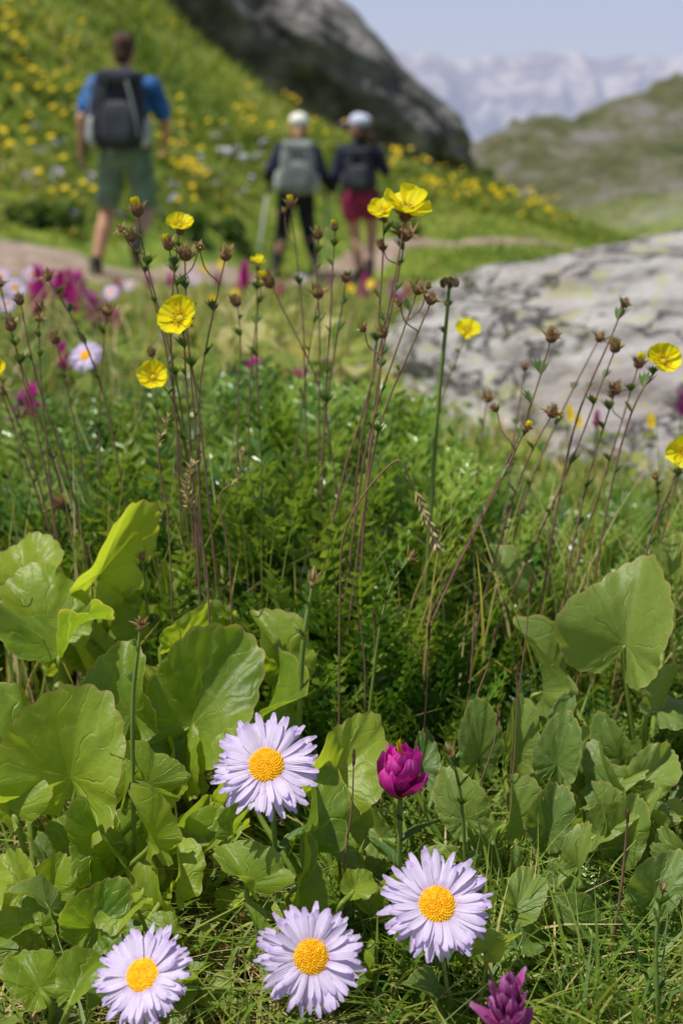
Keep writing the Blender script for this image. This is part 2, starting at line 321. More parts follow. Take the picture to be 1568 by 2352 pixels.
bp2=N(nt,"ShaderNodeBump"); bp2.inputs[1].default_value=0.7; L.new(n3.outputs[0],bp2.inputs["Height"]); L.new(mbm.outputs[0],bp2.inputs[0]); L.new(bp.outputs[0],bp2.inputs["Normal"]); L.new(bp2.outputs[0],b.inputs["Normal"])
L.new(x2.outputs[2],b.inputs["Base Color"]); b.inputs["Roughness"].default_value=0.95; b.inputs["Specular IOR Level"].default_value=0.1
g=mb.obj("ground",[m]); struct(g)
# path
PC=spline([(-9,10.3,0),(-6,10.6,0),(-4,10.9,0),(-2.6,11.0,0),(-1.5,11.3,0),(-.8,13,0),(-.15,15.2,0),(.9,17,0),(2.2,17.8,0),(4.5,18.6,0),(9,20,0)],14)[:,:2]
T=np.gradient(PC,axis=0); T/=np.linalg.norm(T,axis=1)[:,None]; Nn=np.stack([-T[:,1],T[:,0]],1)
s=np.linspace(-1,1,13); wd=np.interp(PC[:,0],[-2.0,-1.1,0,1,9],[1.0,.5,.32,.14,.10])+0.04*np.sin(np.arange(len(PC))*.7)+0.02*np.sin(np.arange(len(PC))*1.9)
P=PC[:,None,:]+Nn[:,None,:]*(s[None,:,None]*wd[:,None,None]); P=P.reshape(-1,2)
z=H(P[:,0],P[:,1])+np.tile(0.03-0.05*np.abs(s)**6,len(PC))
mb=MB(); mb.add(np.column_stack([P,z]),gridF(len(PC),13)[:,::-1])
M_path=nmat("trail_dirt",[(0.3,(0.21,0.14,0.10)),(0.5,(0.32,0.235,0.18)),(0.7,(0.42,0.325,0.26))],6,0.95,0.6,60,detail=8,bdist=0.02)
pth=mb.obj("path",[M_path]); struct(pth)
def pathd(x,y):
    return np.min(np.hypot(np.asarray(x)[:,None]-PC[None,:,0],np.asarray(y)[:,None]-PC[None,:,1]),axis=1)
# distant mountains
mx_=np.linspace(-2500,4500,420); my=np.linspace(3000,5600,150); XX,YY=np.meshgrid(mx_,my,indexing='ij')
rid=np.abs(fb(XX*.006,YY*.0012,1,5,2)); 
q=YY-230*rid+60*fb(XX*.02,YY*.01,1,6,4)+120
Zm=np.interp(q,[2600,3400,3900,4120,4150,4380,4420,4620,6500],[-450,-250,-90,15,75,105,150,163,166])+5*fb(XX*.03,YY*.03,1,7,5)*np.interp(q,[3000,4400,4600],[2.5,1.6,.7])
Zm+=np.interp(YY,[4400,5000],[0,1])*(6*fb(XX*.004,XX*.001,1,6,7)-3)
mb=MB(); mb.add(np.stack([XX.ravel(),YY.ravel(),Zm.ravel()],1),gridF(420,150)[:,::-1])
m,nt,b,o=base("haze_painted_mountain_rock"); L=nt.links
tc=N(nt,"ShaderNodeTexCoord"); sx=N(nt,"ShaderNodeSeparateXYZ"); L.new(tc.outputs["Object"],sx.inputs[0])
mp=N(nt,"ShaderNodeMapping"); mp.inputs[3].default_value=(1,.25,1.6); mp.inputs[2].default_value=(0,.5,0); L.new(tc.outputs["Object"],mp.inputs[0])
n=N(nt,"ShaderNodeTexNoise"); n.inputs["Scale"].default_value=0.009; n.inputs["Detail"].default_value=10; n.inputs["Roughness"].default_value=.68; L.new(mp.outputs[0],n.inputs[0])
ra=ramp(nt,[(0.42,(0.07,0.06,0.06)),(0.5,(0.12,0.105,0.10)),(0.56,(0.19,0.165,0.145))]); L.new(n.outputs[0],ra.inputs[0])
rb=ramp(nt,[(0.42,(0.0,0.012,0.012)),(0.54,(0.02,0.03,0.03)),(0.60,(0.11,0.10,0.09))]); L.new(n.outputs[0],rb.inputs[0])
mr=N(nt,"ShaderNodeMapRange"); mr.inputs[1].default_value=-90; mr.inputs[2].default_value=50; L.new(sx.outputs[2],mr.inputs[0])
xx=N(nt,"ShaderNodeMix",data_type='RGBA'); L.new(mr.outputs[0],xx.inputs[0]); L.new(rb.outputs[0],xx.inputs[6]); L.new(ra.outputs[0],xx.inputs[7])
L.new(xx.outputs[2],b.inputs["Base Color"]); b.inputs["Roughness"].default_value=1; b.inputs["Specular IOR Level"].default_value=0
b.inputs["Emission Color"].default_value=(0.43,0.47,0.65,1); b.inputs["Emission Strength"].default_value=0.70  # even bluish emission paints the distance haze onto the rock
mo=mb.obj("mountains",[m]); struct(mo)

# ------------------------------------------------------------------ rocks
import bmesh
def ico(sub):
    bm=bmesh.new(); bmesh.ops.create_icosphere(bm,subdivisions=sub,radius=1); bm.verts.ensure_lookup_table()
    V=np.array([v.co[:] for v in bm.verts]); F=np.array([[v.index for v in f.verts] for f in bm.faces]); bm.free(); return V,F
IV,IF=ico(7); IV6,IF6=ico(6); IV3,IF3=ico(4)
def nz(P,sc,oct=6,seed=0): return np.array([mnoise.fractal(Vector((p[0]*sc+seed,p[1]*sc,p[2]*sc)),0.9,2.1,oct) for p in P])
c=S(465,-1,26.0); t=TT(-1,26.0); a_=770/FPX*t; b_=182/FPX*t
V=IV6.copy(); D=nz(V*np.array([3,1.3,1.3]),1.1,7,3); D2=nz(V*np.array([8,3,3]),1.3,6,11)
V=V*(1+0.11*D+0.035*D2)[:,None]
al=V[:,0]*a_; pe=V[:,2]*b_; pe=np.where(pe<0,pe*2.3,pe); dy=V[:,1]*2.0
P=np.column_stack([al*.81+pe*.586,dy-0.5*np.minimum(pe,1.0),-al*.586+pe*.81])+np.array([c[0]+.12,26.3,c[2]-.05])
mb=MB(); mb.add(P,IF6)
M_out=nmat("dark_volcanic_rock",[(0.32,(0.055,0.050,0.046)),(0.45,(0.12,0.112,0.104)),(0.55,(0.20,0.188,0.172)),(0.68,(0.33,0.31,0.28))],1.6,0.95,1.0,4,detail=12,bdist=0.16,spec=.1)
o=mb.obj("rock_outcrop",[M_out]); o["label"]="huge dark grey rock outcrop leaning over the flowery slope"; o["category"]="rock"
# boulder
m,nt,b,o=base("pale_lichen_boulder"); L=nt.links
tc=N(nt,"ShaderNodeTexCoord"); mp=N(nt,"ShaderNodeMapping"); mp.inputs[2].default_value=(0,math.radians(16),math.radians(-30)); mp.inputs[3].default_value=(1.0,2.2,3.6); L.new(tc.outputs["Object"],mp.inputs[0])
n=N(nt,"ShaderNodeTexNoise"); n.inputs["Scale"].default_value=5.5; n.inputs["Detail"].default_value=13; n.inputs["Roughness"].default_value=.74; L.new(mp.outputs[0],n.inputs[0])
r=ramp(nt,[(0.34,(0.11,0.095,0.085)),(0.42,(0.34,0.31,0.285)),(0.50,(0.52,0.485,0.455)),(0.60,(0.67,0.635,0.60))]); L.new(n.outputs[0],r.inputs[0])
n2=N(nt,"ShaderNodeTexNoise"); n2.inputs["Scale"].default_value=18; n2.inputs["Detail"].default_value=5; L.new(tc.outputs["Object"],n2.inputs[0])
lr=N(nt,"ShaderNodeMapRange"); lr.inputs[1].default_value=.56; lr.inputs[2].default_value=.64; lr.inputs[4].default_value=.6; L.new(n2.outputs[0],lr.inputs[0])
xx=N(nt,"ShaderNodeMix",data_type='RGBA'); L.new(lr.outputs[0],xx.inputs[0]); L.new(r.outputs[0],xx.inputs[6]); xx.inputs[7].default_value=(0.54,0.54,0.20,1)
n4=N(nt,"ShaderNodeTexNoise"); n4.inputs["Scale"].default_value=3.2; n4.inputs["Detail"].default_value=5; L.new(tc.outputs["Object"],n4.inputs[0])
pk=N(nt,"ShaderNodeMapRange"); pk.inputs[1].default_value=.46; pk.inputs[2].default_value=.64; pk.inputs[4].default_value=.5; L.new(n4.outputs[0],pk.inputs[0])
x3=N(nt,"ShaderNodeMix",data_type='RGBA'); L.new(pk.outputs[0],x3.inputs[0]); L.new(xx.outputs[2],x3.inputs[6]); x3.inputs[7].default_value=(0.46,0.37,0.335,1)
vo=N(nt,"ShaderNodeTexVoronoi"); vo.feature='DISTANCE_TO_EDGE'; vo.inputs["Scale"].default_value=2.4; 
wn=N(nt,"ShaderNodeMix",data_type='VECTOR'); wn.inputs[0].default_value=.35; L.new(mp.outputs[0],wn.inputs[4]); L.new(n2.outputs[1],wn.inputs[5]); L.new(wn.outputs[1],vo.inputs[0])
ck=N(nt,"ShaderNodeMapRange"); ck.inputs[1].default_value=0.0; ck.inputs[2].default_value=.05; ck.inputs[3].default_value=.9; ck.inputs[4].default_value=0; L.new(vo.outputs["Distance"],ck.inputs[0])
x4=N(nt,"ShaderNodeMix",data_type='RGBA'); L.new(ck.outputs[0],x4.inputs[0]); L.new(x3.outputs[2],x4.inputs[6]); x4.inputs[7].default_value=(0.08,0.07,0.06,1)
hh_=N(nt,"ShaderNodeMath",operation='SUBTRACT'); L.new(n.outputs[0],hh_.inputs[0]); L.new(ck.outputs[0],hh_.inputs[1])
bp=N(nt,"ShaderNodeBump"); bp.inputs[0].default_value=.85; bp.inputs[1].default_value=0.05; L.new(hh_.outputs[0],bp.inputs["Height"]); L.new(bp.outputs[0],b.inputs["Normal"])
L.new(x4.outputs[2],b.inputs["Base Color"]); b.inputs["Roughness"].default_value=0.9; b.inputs["Specular IOR Level"].default_value=0.15
M_boul=m
def boulder(name,cen,rad,rotz,seed,dis,mat,V0,F0,strata=0,ex=0.8):
    V=np.sign(V0)*np.abs(V0)**ex
    V=V*(1+dis*nz(V,1.3,8,seed)+dis*.5*nz(V*np.array([1,3.5,4]),1.6,6,seed+9))[:,None]
    if strata:
        h=V[:,2]*4+V[:,0]*1.6+V[:,1]*1.5+1.4*nz(V,1.0,5,seed+4); fr=h%1; k=np.clip(nz(V,1.7,3,seed+20)*2+.6,0,1); V[:,:]*= (1+k*strata*(np.where(fr<.2,fr/.2,1-(fr-.2)/.8)-.5))[:,None]
    V=V*np.array(rad); R=rz(rotz); V=V@R.T
    mb=MB(); mb.add(V,F0); o=mb.obj(name,[mat]); o.location=cen; return o
o=boulder("boulder",(1.36,3.14,-0.88),(1.55,1.42,0.63),math.radians(4),5,0.10,M_boul,IV,IF,0.032,.97)
o["label"]="pale grey lichen spotted boulder half buried in meadow"; o["category"]="boulder"
M_stone=nmat("pale_stone",[(0.3,(0.30,0.30,0.31)),(0.7,(0.55,0.55,0.56))],20,0.9,0.6,60)
for i,(px,py,Y,r_) in enumerate([(745,676,6.2,.06),(300,694,5.6,.07),(620,880,3.1,.035),(515,362,17,.10),(560,372,17.3,.08),(600,385,17.3,.06)]):
    p=S(px,py,Y); 
    if Y>10:
        h=hit(px,py,12,70,.1); 
        if h: p=np.array(h)
    zz=Hs(p[0],p[1])
    o=boulder("stone",(p[0],p[1],zz+r_*.25),(r_*1.3,r_,r_*.7),i,i*3.1,0.16,M_stone,IV3,IF3)
    o["label"]="weathered pale stone lying among meadow plants"; o["category"]="stone"; o["group"]="stones in the meadow"

# ------------------------------------------------------------------ blades
def blades(mb,x,y,h,wd,bend,tint,mat=0,z=None,lev=4):
    n=len(x); z=H(x,y)-0.005 if z is None else z
    a=rng.uniform(0,2*pi,n); fa=a+rng.uniform(-.9,.9,n)+pi/2
    d=np.stack([np.cos(a),np.sin(a),0*a],1); sd=np.stack([np.cos(fa),np.sin(fa),0*a],1)
    B=np.stack([x,y,z],1); t=np.linspace(0,1,lev); V=[]
    for q in t:
        c=B+d*(bend*h*q**2)[:,None]; c[:,2]+=h*q*(1-.35*np.minimum(bend,1.2)*q)
        ww=wd*(1-q**1.7)*.5*(0.6+1.2*min(q*3,.5))+wd*.03
        V.append(c-sd*ww[:,None]); V.append(c+sd*ww[:,None])
    V=np.stack(V,1)
    base_=np.arange(n)*2*lev; F=[]
    for k in range(lev-1): F.append(np.stack([base_+2*k,base_+2*k+1,base_+2*k+3,base_+2*k+2],1))
    mb.add(V.reshape(-1,3),np.concatenate(F),mat,np.repeat(tint,2*lev))
def scat(n,y0,y1,k=.42,x0=.3,pw=1.0):
    y=y0+(y1-y0)*rng.uniform(0,1,n)**pw; x=rng.uniform(-1,1,n)*(k*y+x0); return x,y
nm=lambda m_,s_,n: np.clip(rng.normal(m_,s_,n),0,1)
patch=lambda x,y: .22*np.sin(x*2.3+y*1.7)*np.sin(y*2.1-x)+.16*np.sin(x*5.1-y*3.3)*np.sin(y*4.7+x*2.2)
rockk=lambda x,y: np.where(y>1.2,np.interp(x/y,[-.01,.05,.09],[1,.55,.36]),1.0)
near=lambda x,y: np.interp(y,[7.5,9.5,10.6],[1,.45,.35])
mb=MB()
def clumpy(x,y,th): return (np.sin(x*31+y*17)+np.sin(x*53-y*41+1)+.8*np.sin(y*67+x*23))>th
x,y=scat(11000,.45,1.5,.30,.25); k=clumpy(x,y,-.2); x=x[k];y=y[k]; n=len(x); blades(mb,x,y,rng.uniform(.03,.13,n),rng.uniform(.0016,.0044,n),rng.uniform(.2,1.6,n),nm(.5,.2,n))
y=rng.uniform(.62,1.0,6000); x=rng.uniform(-.02,1.15,6000)*(.26*y); k=clumpy(x,y,-.2); x=x[k];y=y[k]; n=len(x); blades(mb,x,y,rng.uniform(.03,.13,n),rng.uniform(.0016,.0042,n),rng.uniform(.3,2.0,n),nm(.55,.22,n),lev=6)
x,y=scat(6500,.5,1.3,.30,.25); n=len(x); blades(mb,x,y,rng.uniform(.02,.10,n),rng.uniform(.0008,.0020,n),rng.uniform(1.2,4,n),nm(.96,.06,n))
y=rng.uniform(.95,1.9,3400); x=rng.uniform(-.8,1.0,3400)*(.28*y+.05); n=len(x); blades(mb,x,y,rng.uniform(.14,.30,n)*rockk(x,y),rng.uniform(.0012,.0026,n),rng.uniform(.05,.7,n),nm(.80,.22,n),lev=6)
x,y=scat(11000,1.5,3.4,.36,.25); n=len(x); blades(mb,x,y,rng.uniform(.06,.20,n)*rockk(x,y),rng.uniform(.003,.006,n),rng.uniform(.1,1.0,n),np.clip(nm(.60,.28,n)+patch(x*1.6,y*1.6),0,1))
x,y=scat(5200,1.8,8.0,.33,.2); k=(x<.0*y)|(y>5); x=x[k];y=y[k]; n=len(x); blades(mb,x,y,rng.uniform(.16,.36,n)*np.interp(y,[5,8],[1,.6]),rng.uniform(.003,.007,n),rng.uniform(.05,.6,n),nm(.86,.18,n),lev=5)
x,y=scat(28000,3.0,10.6,.36,.3,1.2); pd=pathd(x,y); k=(pd>1.0)|((x>-1.1)&(pd>.5)); x=x[k];y=y[k]; n=len(x); blades(mb,x,y,rng.uniform(.05,.22,n)*near(x,y),rng.uniform(.006,.014,n),rng.uniform(.1,1.0,n),np.clip(rng.normal(.60,.24,n)+patch(x,y)*1.8,0,1))
o=mb.obj("grass",[M_grass]); stuff(o); o["label"]="meadow grass with green and straw blades"; 
mb=MB()
x,y=scat(46000,9.8,24,.38,1.0,.9); pd=pathd(x,y); k=(pd>1.02)|((x>-1.0)&(pd>.42))|((x>.6)&(pd>.13)); x=x[k];y=y[k]; n=len(x)
tn=.47+.2*fb(x*1.6,y*1.6,1,4,2)+rng.normal(0,.15,n)
blades(mb,x,y,rng.uniform(.06,.24,n)*np.where(pathd(x,y)<1.3,.4,1),rng.uniform(.02,.05,n),rng.uniform(.2,1.0,n),np.clip(tn,0,1),lev=3)
o=mb.obj("slope_herbs",[M_hillveg]); stuff(o); o["label"]="dense green herbs covering the slope"
mb=MB(); Vl,Fl,ul=petal(.022,.008,[.3,1,.8,.1],.5,.3,nl=3,nw=2)
def fern_template(seed,L=.150,pairs=15):
    r=np.random.default_rng(seed); V=[];F=[];t_=[]
    def P(t): return np.array([0.015*math.sin(seed)*t*t, L*.22*t**2*(1 if seed%2 else .4), L*t*(1-.06*t)])
    n=0
    for i in range(pairs):
        t=.20+.80*i/(pairs-1); p=P(t); tg=P(t+.02)-P(t-.02); tg/=np.linalg.norm(tg)
        ll=.0180*math.sin(pi*(.12+.80*(i+.6)/pairs))**.6*r.uniform(.8,1.15)
        for sgn in (-1,1):
            side=np.array([sgn,0,0]); nrm=np.cross(side,tg)
            for lobe,(ang,sc) in enumerate([(.70,1.0),(1.15,.52)]):
                dr=side*math.cos(ang)+tg*math.sin(ang)+nrm*r.uniform(-.3,.4)*(1); dr/=np.linalg.norm(dr)
                pw=np.cross(dr,nrm); pw/=np.linalg.norm(pw); l=ll*sc; w_=l*.19
                a=p; b=p+dr*l*.55+pw*w_+nrm*l*.10; c=p+dr*l; d=p+dr*l*.55-pw*w_+nrm*l*.10; 
                V+=[a,b,c,d]; F+=[(n,n+1,n+2),(n,n+2,n+3)]; n+=4; t_+=[.15+.65*t]*4
    ts=np.linspace(0,1,7)
    for q in ts:
        p=P(q); V+=[p+np.array([-.0008,0,0]),p+np.array([.0008,0,0])]; t_+=[.8]*2
    for k in range(6): F+=[(n+2*k,n+2*k+1,n+2*k+3),(n+2*k,n+2*k+3,n+2*k+2)]
    return np.array(V),np.array(F),np.array(t_)
def scatter_T(mb,tpl,x,y,sc,tilt,tintoff,z=None,mat=0):
    V,F,t=tpl; n=len(x); z=H(x,y) if z is None else z
    ya=rng.uniform(0,2*pi,n); ti=tilt
    cz,sz=np.cos(ya),np.sin(ya); cx_,sx_=np.cos(-ti),np.sin(-ti)
    R=np.zeros((n,3,3))
    R[:,0,0]=cz;R[:,0,1]=-sz*cx_;R[:,0,2]=sz*sx_
    R[:,1,0]=sz;R[:,1,1]=cz*cx_;R[:,1,2]=-cz*sx_
    R[:,2,1]=sx_;R[:,2,2]=cx_
    W=np.einsum('nij,vj->nvi',R*sc[:,None,None],V)+np.stack([x,y,z],1)[:,None,:]
    FF=F[None]+(np.arange(n)*len(V))[:,None,None]
    mb.add(W.reshape(-1,3),FF.reshape(-1,F.shape[1]),mat,np.clip(t[None,:]+tintoff[:,None],0,1).ravel())
x,y=scat(5000,.5,1.2,.30,.1); n=len(x)
scatter_T(mb,(Vl,Fl,np.full(len(Vl),.5)),x,y,rng.uniform(.4,1.2,n),rng.uniform(-.4,.4,n),rng.normal(0,.28,n),H(x,y)+rng.uniform(.002,.02,n))
o=mb.obj("leaf_litter",[M_litter]); stuff(o); o["label"]="dry brown leaf litter lying on soil"
mb=MB()
for sd in range(7):
    tpl=fern_template(sd+1)
    n=960; y=rng.uniform(.90,1.8,n); x=rng.uniform(-.75,1.0,n)*(.30*y+.08)
    k=(y>.90+.25*np.clip(-x*2.5,0,1)); x=x[k];y=y[k]; n=len(x)
    hf=np.interp(y,[.9,1.1,1.4,1.8],[.9,1.35,1.4,1.1])*np.interp(x/y,[-.3,-.05,.04,.10,.2],[.8,1.12,1.02,.78,.60])*np.where((x/y>.04)&(y>1.3),.72,1)
    scatter_T(mb,tpl,x,y,hf*rng.uniform(.62,1.18,n),rng.uniform(.0,.28,n),rng.normal(.06,.27,n))
    n=320; y=rng.uniform(1.5,2.9,n); x=rng.uniform(-1.1,.35,n)*(.30*y+.10)
    scatter_T(mb,tpl,x,y,rng.uniform(.6,1.1,n)*rockk(x,y),rng.uniform(0,.5,n),rng.normal(.2,.28,n))
    n=50; y=rng.uniform(.62,.95,n); x=rng.uniform(0.0,1.1,n)*(.30*y)
    scatter_T(mb,tpl,x,y,rng.uniform(.3,.6,n),rng.uniform(.2,1.2,n),rng.normal(.15,.15,n))
o=mb.obj("pinnate_foliage",[M_fern]); stuff(o); o["label"]="thick carpet of dark green feathery leaves"
Vq,Fq,uq=petal(.05,.032,[.2,.8,1,.8,.1],.3,-.4,nl=3,nw=2)
mb=MB()
for k_ in range(4):
    n=1900; x,y=scat(n,1.9,9.4,.36,.2,1.3); kk=pathd(x,y)>1.0; x=x[kk]; y=y[kk]; n=len(x)
    z=H(x,y)+rng.uniform(.01,.19,n)*rockk(x,y)*near(x,y)
    scatter_T(mb,(Vq,Fq,np.full(len(Vq),.42)),x,y,rng.uniform(.5,1.9,n)*rockk(x,y),rng.uniform(-.9,.3,n),rng.normal(.02,.30,n)+patch(x,y)*1.6,z)
o=mb.obj("ground_cover",[M_hillveg]); stuff(o); o["label"]="leafy low plants between the grasses"

# ------------------------------------------------------------------ broad leaves
def bladeV(L,Wf,fold,curl,wave,ph,bk=.38,notch=2.75,teeth=.045,nr=20,na=150,pt=.12,tw=0.,asym=.1):
    phi=np.linspace(-notch,notch,na+1); rho=np.linspace(0,1,nr+1)
    RR=L*(bk+(1-bk)*np.clip(np.cos(phi/2),0,1)**1.25)*(1+teeth*np.abs(np.sin(phi*13+.4*np.sin(phi*3+ph)))+.04*np.sin(phi*3+ph)+.028*np.sin(phi*6+2*ph)+.014*np.sin(phi*11+ph)+pt*np.exp(-(phi/.33)**2)+asym*np.sin(phi))
    rg,pg=np.meshgrid(rho,phi,indexing='ij'); R=RR[None,:]*rg
    x=R*np.sin(pg)*Wf; y=R*np.cos(pg)
    z=fold*np.sqrt(x*x+(0.10*L)**2)-fold*.10*L+curl*y*np.abs(y)/L+wave*L*rg**2*(np.sin(3*pg+ph)+.9*np.sin(5*pg+ph*2.3)+.45*np.sin(9*pg+ph*1.3)*rg)*.7+.014*L*rg*np.sin(pg*18)*rg
    z+=tw*x*y/L
    z-=fold*.62*(np.abs(x)/L)**2.2*L*(1.0+.8*np.sin(pg*2+ph))
    z+=.015*L*np.abs(np.cos(pg*4.2))*np.sin(rg*pi)+.008*L*np.sin(rg*17+2*np.sin(pg*4))*np.sin(pg*8.4)*rg
    return np.stack([x,y,z],-1).reshape(-1,3),gridF(nr+1,na+1),np.stack([x/L,y/L,rg],-1).reshape(-1,3)
def plant_leaf(par,base_xy,px,py,Y,Lpx,Wf,alpha,tau,roll,fold,curl=-.2,wave=.06,bk=.38,mat=None,pr=.0020):
    C=S(px,py,Y); L_=Lpx/FPX*TT(py,Y); al=math.radians(alpha+random.uniform(-8,8)); ta=math.radians(tau+random.uniform(-8,8))
    T=np.array([math.cos(ta)*math.sin(al),math.sin(ta),math.cos(ta)*math.cos(al)])
    n0=np.array([0,-.75,.66]); n_=n0-T*np.dot(n0,T); n_/=np.linalg.norm(n_)
    x_=np.cross(T,n_); ro=math.radians(roll*1.45+random.uniform(-18,18))
    n2=n_*math.cos(ro)+x_*math.sin(ro); x2=np.cross(T,n2)
    R=np.column_stack([x2,T,n2]); A=C-T*L_*.33
    mb=MB(); V,F,uv=bladeV(L_,Wf,fold*2.6+.5,curl*2.0,wave*2.3,random.uniform(0,6),bk,pt=random.uniform(-.08,.05),tw=random.uniform(-.8,.8),asym=random.uniform(-.12,.12))
    mb.add(V@R.T+A,F,0,.5,uv)
    gx,gy=base_xy; g_=np.array([gx,gy,Hs(gx,gy)-.01])
    mid=(A+g_)/2+np.array([0,.0,-.01]); mid[:2]=A[:2]*.35+g_[:2]*.65
    tube(mb,spline([A+n2*-.0005,A-T*.012-n2*.004,mid,g_],7),[.0012,pr,pr*1.3],1,7)
    o=mb.obj("leaf",[mat or M_leaf,M_petiole]); child(o,par); return o
def rosette(base_xy,leaves,label,mat=None):
    gx,gy=base_xy; e=top_empty("broad_leaved_plant",(gx,gy,Hs(gx,gy)),label,"plant","broad leaved plants")
    for l in leaves:
        kw=l[-1] if isinstance(l[-1],dict) else {}; a=l[:-1] if kw else l
        kw=dict(kw); kw.setdefault("mat",mat); plant_leaf(e,base_xy,*a,**kw)
    return e
# (px,py,Y,L,Wf,alpha,tau,roll,fold,curl,wave)
rosette((-.165,.93),[(262,1262,.95,205,.50,33,10,30,.4,.05,.04,dict(bk=.25)),(62,1305,.95,115,.95,-15,30,-10,.25),(85,1400,.91,145,.9,-20,15,10,.2),
  (150,1460,.87,155,.95,8,58,-5,.5,-.3,.12),(325,1370,.95,130,.55,-15,15,-40,.4),(390,1350,1.0,90,.5,10,15,30,.3)],"tall clump of cupped yellow green leaves in meadow")
rosette((-.10,.86),[(460,1468,.90,185,.55,72,35,30,.3,-.1,.05,dict(bk=.25)),(475,1600,.85,240,.65,34,8,12,.18,-.10,.03,dict(bk=.28)),(288,1590,.83,150,.8,-8,10,-28,.3),
  (640,1490,.90,130,.7,-12,8,20,.25),(635,1600,.86,170,.6,50,40,45,.4,-.2,.06)],"clump of large round bright green leaves")
rosette((-.185,.78),[(150,1725,.76,220,.82,-8,4,-12,.15,-.1,.05),(10,1680,.80,165,.75,-25,5,30,.25),(0,1830,.75,120,.8,-50,20,10,.2),(225,1920,.73,145,.55,-40,-20,-35,.45),(325,1770,.75,110,.5,-15,10,45,.6,-.3,.10),
  (345,1895,.72,125,.42,5,-10,35,.6,-.2,.08)],"shaded broad green leaves on thick pale stalks")
rosette((-.16,.68),[(232,2100,.66,118,.7,25,10,10,.2),(75,2110,.70,85,.7,-40,25,0,.3),(70,2240,.64,105,.7,-40,30,0,.3),(40,2010,.72,95,.7,-30,25,-20,.3),(190,2240,.62,110,.55,40,45,-10,.35),(420,2000,.72,95,.5,30,30,30,.5,-.3,.10)],"low cluster of rounded green leaves")
rosette((.0,.76),[(795,1745,.78,165,.68,40,25,22,.3,-.2,.06),(725,1870,.74,155,.5,42,25,30,.45,-.3,.08),(700,2000,.71,125,.45,15,10,40,.4),(560,1750,.80,120,.8,-10,25,0,.3),(550,2000,.68,105,.7,-30,25,30,.6,-.3,.10),
  (545,1890,.73,105,.4,10,-10,-30,.6),(825,2030,.66,70,.7,55,45,0,.2),(590,2130,.66,78,.5,-10,20,30,.4)],"clump of broad leaves around a lilac daisy")
rosette((.21,.90),[(1450,1420,.90,190,.80,18,5,-22,.5,-.12,.05,dict(bk=.36)),(1252,1540,.90,155,.42,8,5,50,.6,-.2,.10,dict(bk=.25)),(1535,1610,.86,118,.7,60,40,0,.4,-.3,.08),(1165,1310,1.0,95,.5,0,15,30,.4),(1545,1290,1.0,95,.5,10,15,-30,.4)],"clump of folded grey green leaves",M_leafg)
rosette((.115,.80),[(1102,1700,.82,145,.45,2,0,10,.1,-.1,.02,dict(bk=.22)),(1185,1690,.84,132,.45,12,0,20,.2,-.1,.03,dict(bk=.24)),(1285,1720,.82,115,.60,15,5,-5,.1,-.1,.02,dict(bk=.26)),(1055,1845,.77,120,.60,-25,5,-5,.1,-.15,.02,dict(bk=.26)),
  (1180,1860,.78,122,.42,20,0,30,.35,-.1,.04,dict(bk=.26)),(1265,1875,.78,122,.52,15,5,-15,.2,-.1,.03,dict(bk=.26)),(850,1900,.76,98,.5,-40,35,0,.3)],"clump of oval grey green leaves beside a magenta flower",M_leafg)
rosette((.20,.78),[(1385,1890,.78,132,.42,-2,0,32,.4,-.1,.05,dict(bk=.25)),(1440,1905,.77,126,.48,15,0,-20,.3,-.1,.04),(1500,1770,.82,112,.55,45,15,10,.3),(1330,1960,.74,104,.48,10,0,-30,.4),(1520,2030,.72,114,.6,20,15,0,.3),(1200,2050,.71,104,.55,40,35,0,.3),(1215,2160,.69,80,.6,70,50,0,.3)],"low clump of small grey green leaves",M_leafg)
def between(n,x0,x1,y0,y1,bx,lab,mat,wf,sz,tau=(-10,45)):
    for c_ in range(n//5):
        L_=[]
        cx=random.uniform(x0,x1)
        for k in range(5):
            px=cx+random.uniform(-130,130); py=random.uniform(y0,y1); Y=np.interp(py,[1400,1600,1800,2000,2200],[.97,.89,.80,.73,.67])+random.uniform(0,.04)
            L_.append((px,py,float(Y),random.uniform(*sz),random.uniform(*wf),random.uniform(-50,50),random.uniform(*tau),random.uniform(-45,45),random.uniform(.2,.55),-.2,.06,dict(bk=random.uniform(.26,.42))))
        mpx=S(cx,(y0+y1)/2,.85); rosette((float(mpx[0]),float(np.interp((y0+y1)/2,[1400,2200],[.98,.70]))),L_,lab,mat)
between(20,40,640,1440,1760,0,"overlapping crinkled broad leaves on pale stalks",M_leaf,(.45,.85),(100,155))
between(20,60,900,1780,2080,0,"shaded crinkled leaves under larger ones",M_leaf,(.45,.8),(80,125))
between(30,1050,1530,1620,2120,0,"upright oval leaves among grass",M_leafg,(.36,.55),(80,115),(-10,20))
between(10,450,1100,2080,2300,0,"low leaves between lilac daisies",M_leaf,(.35,.6),(55,85))
fm=[]
for k in range(12):
    mb=MB(); L_=random.uniform(.022,.036); V,F,uv=bladeV(L_,random.uniform(.42,.78),random.uniform(.5,1.3),-.35,.12,k*1.3,random.choice([.22,.34]),na=64,nr=8,pt=random.uniform(-.06,.05),tw=random.uniform(-.6,.6))
    hh=random.uniform(.035,.095); ou=random.uniform(.015,.05); tl=random.uniform(.2,1.3)
    A=np.array([0,ou,hh]); mb.add(V@rx(tl).T+A,F,0,.5,uv); tube(mb,spline([A,np.array([0,ou*.6,hh*.6]),np.zeros(3)],5),[.001,.0016],1,6)
    fm.append(mb.mesh("leaf",[M_leaf if k%2 else M_leafg,M_petiole]))
cands=[(random.uniform(-.29,.31)*1,random.uniform(.64,1.0)) for _ in range(42)]
cands+=[(random.uniform(-.30,-.05),random.uniform(.66,1.0)) for _ in range(12)]
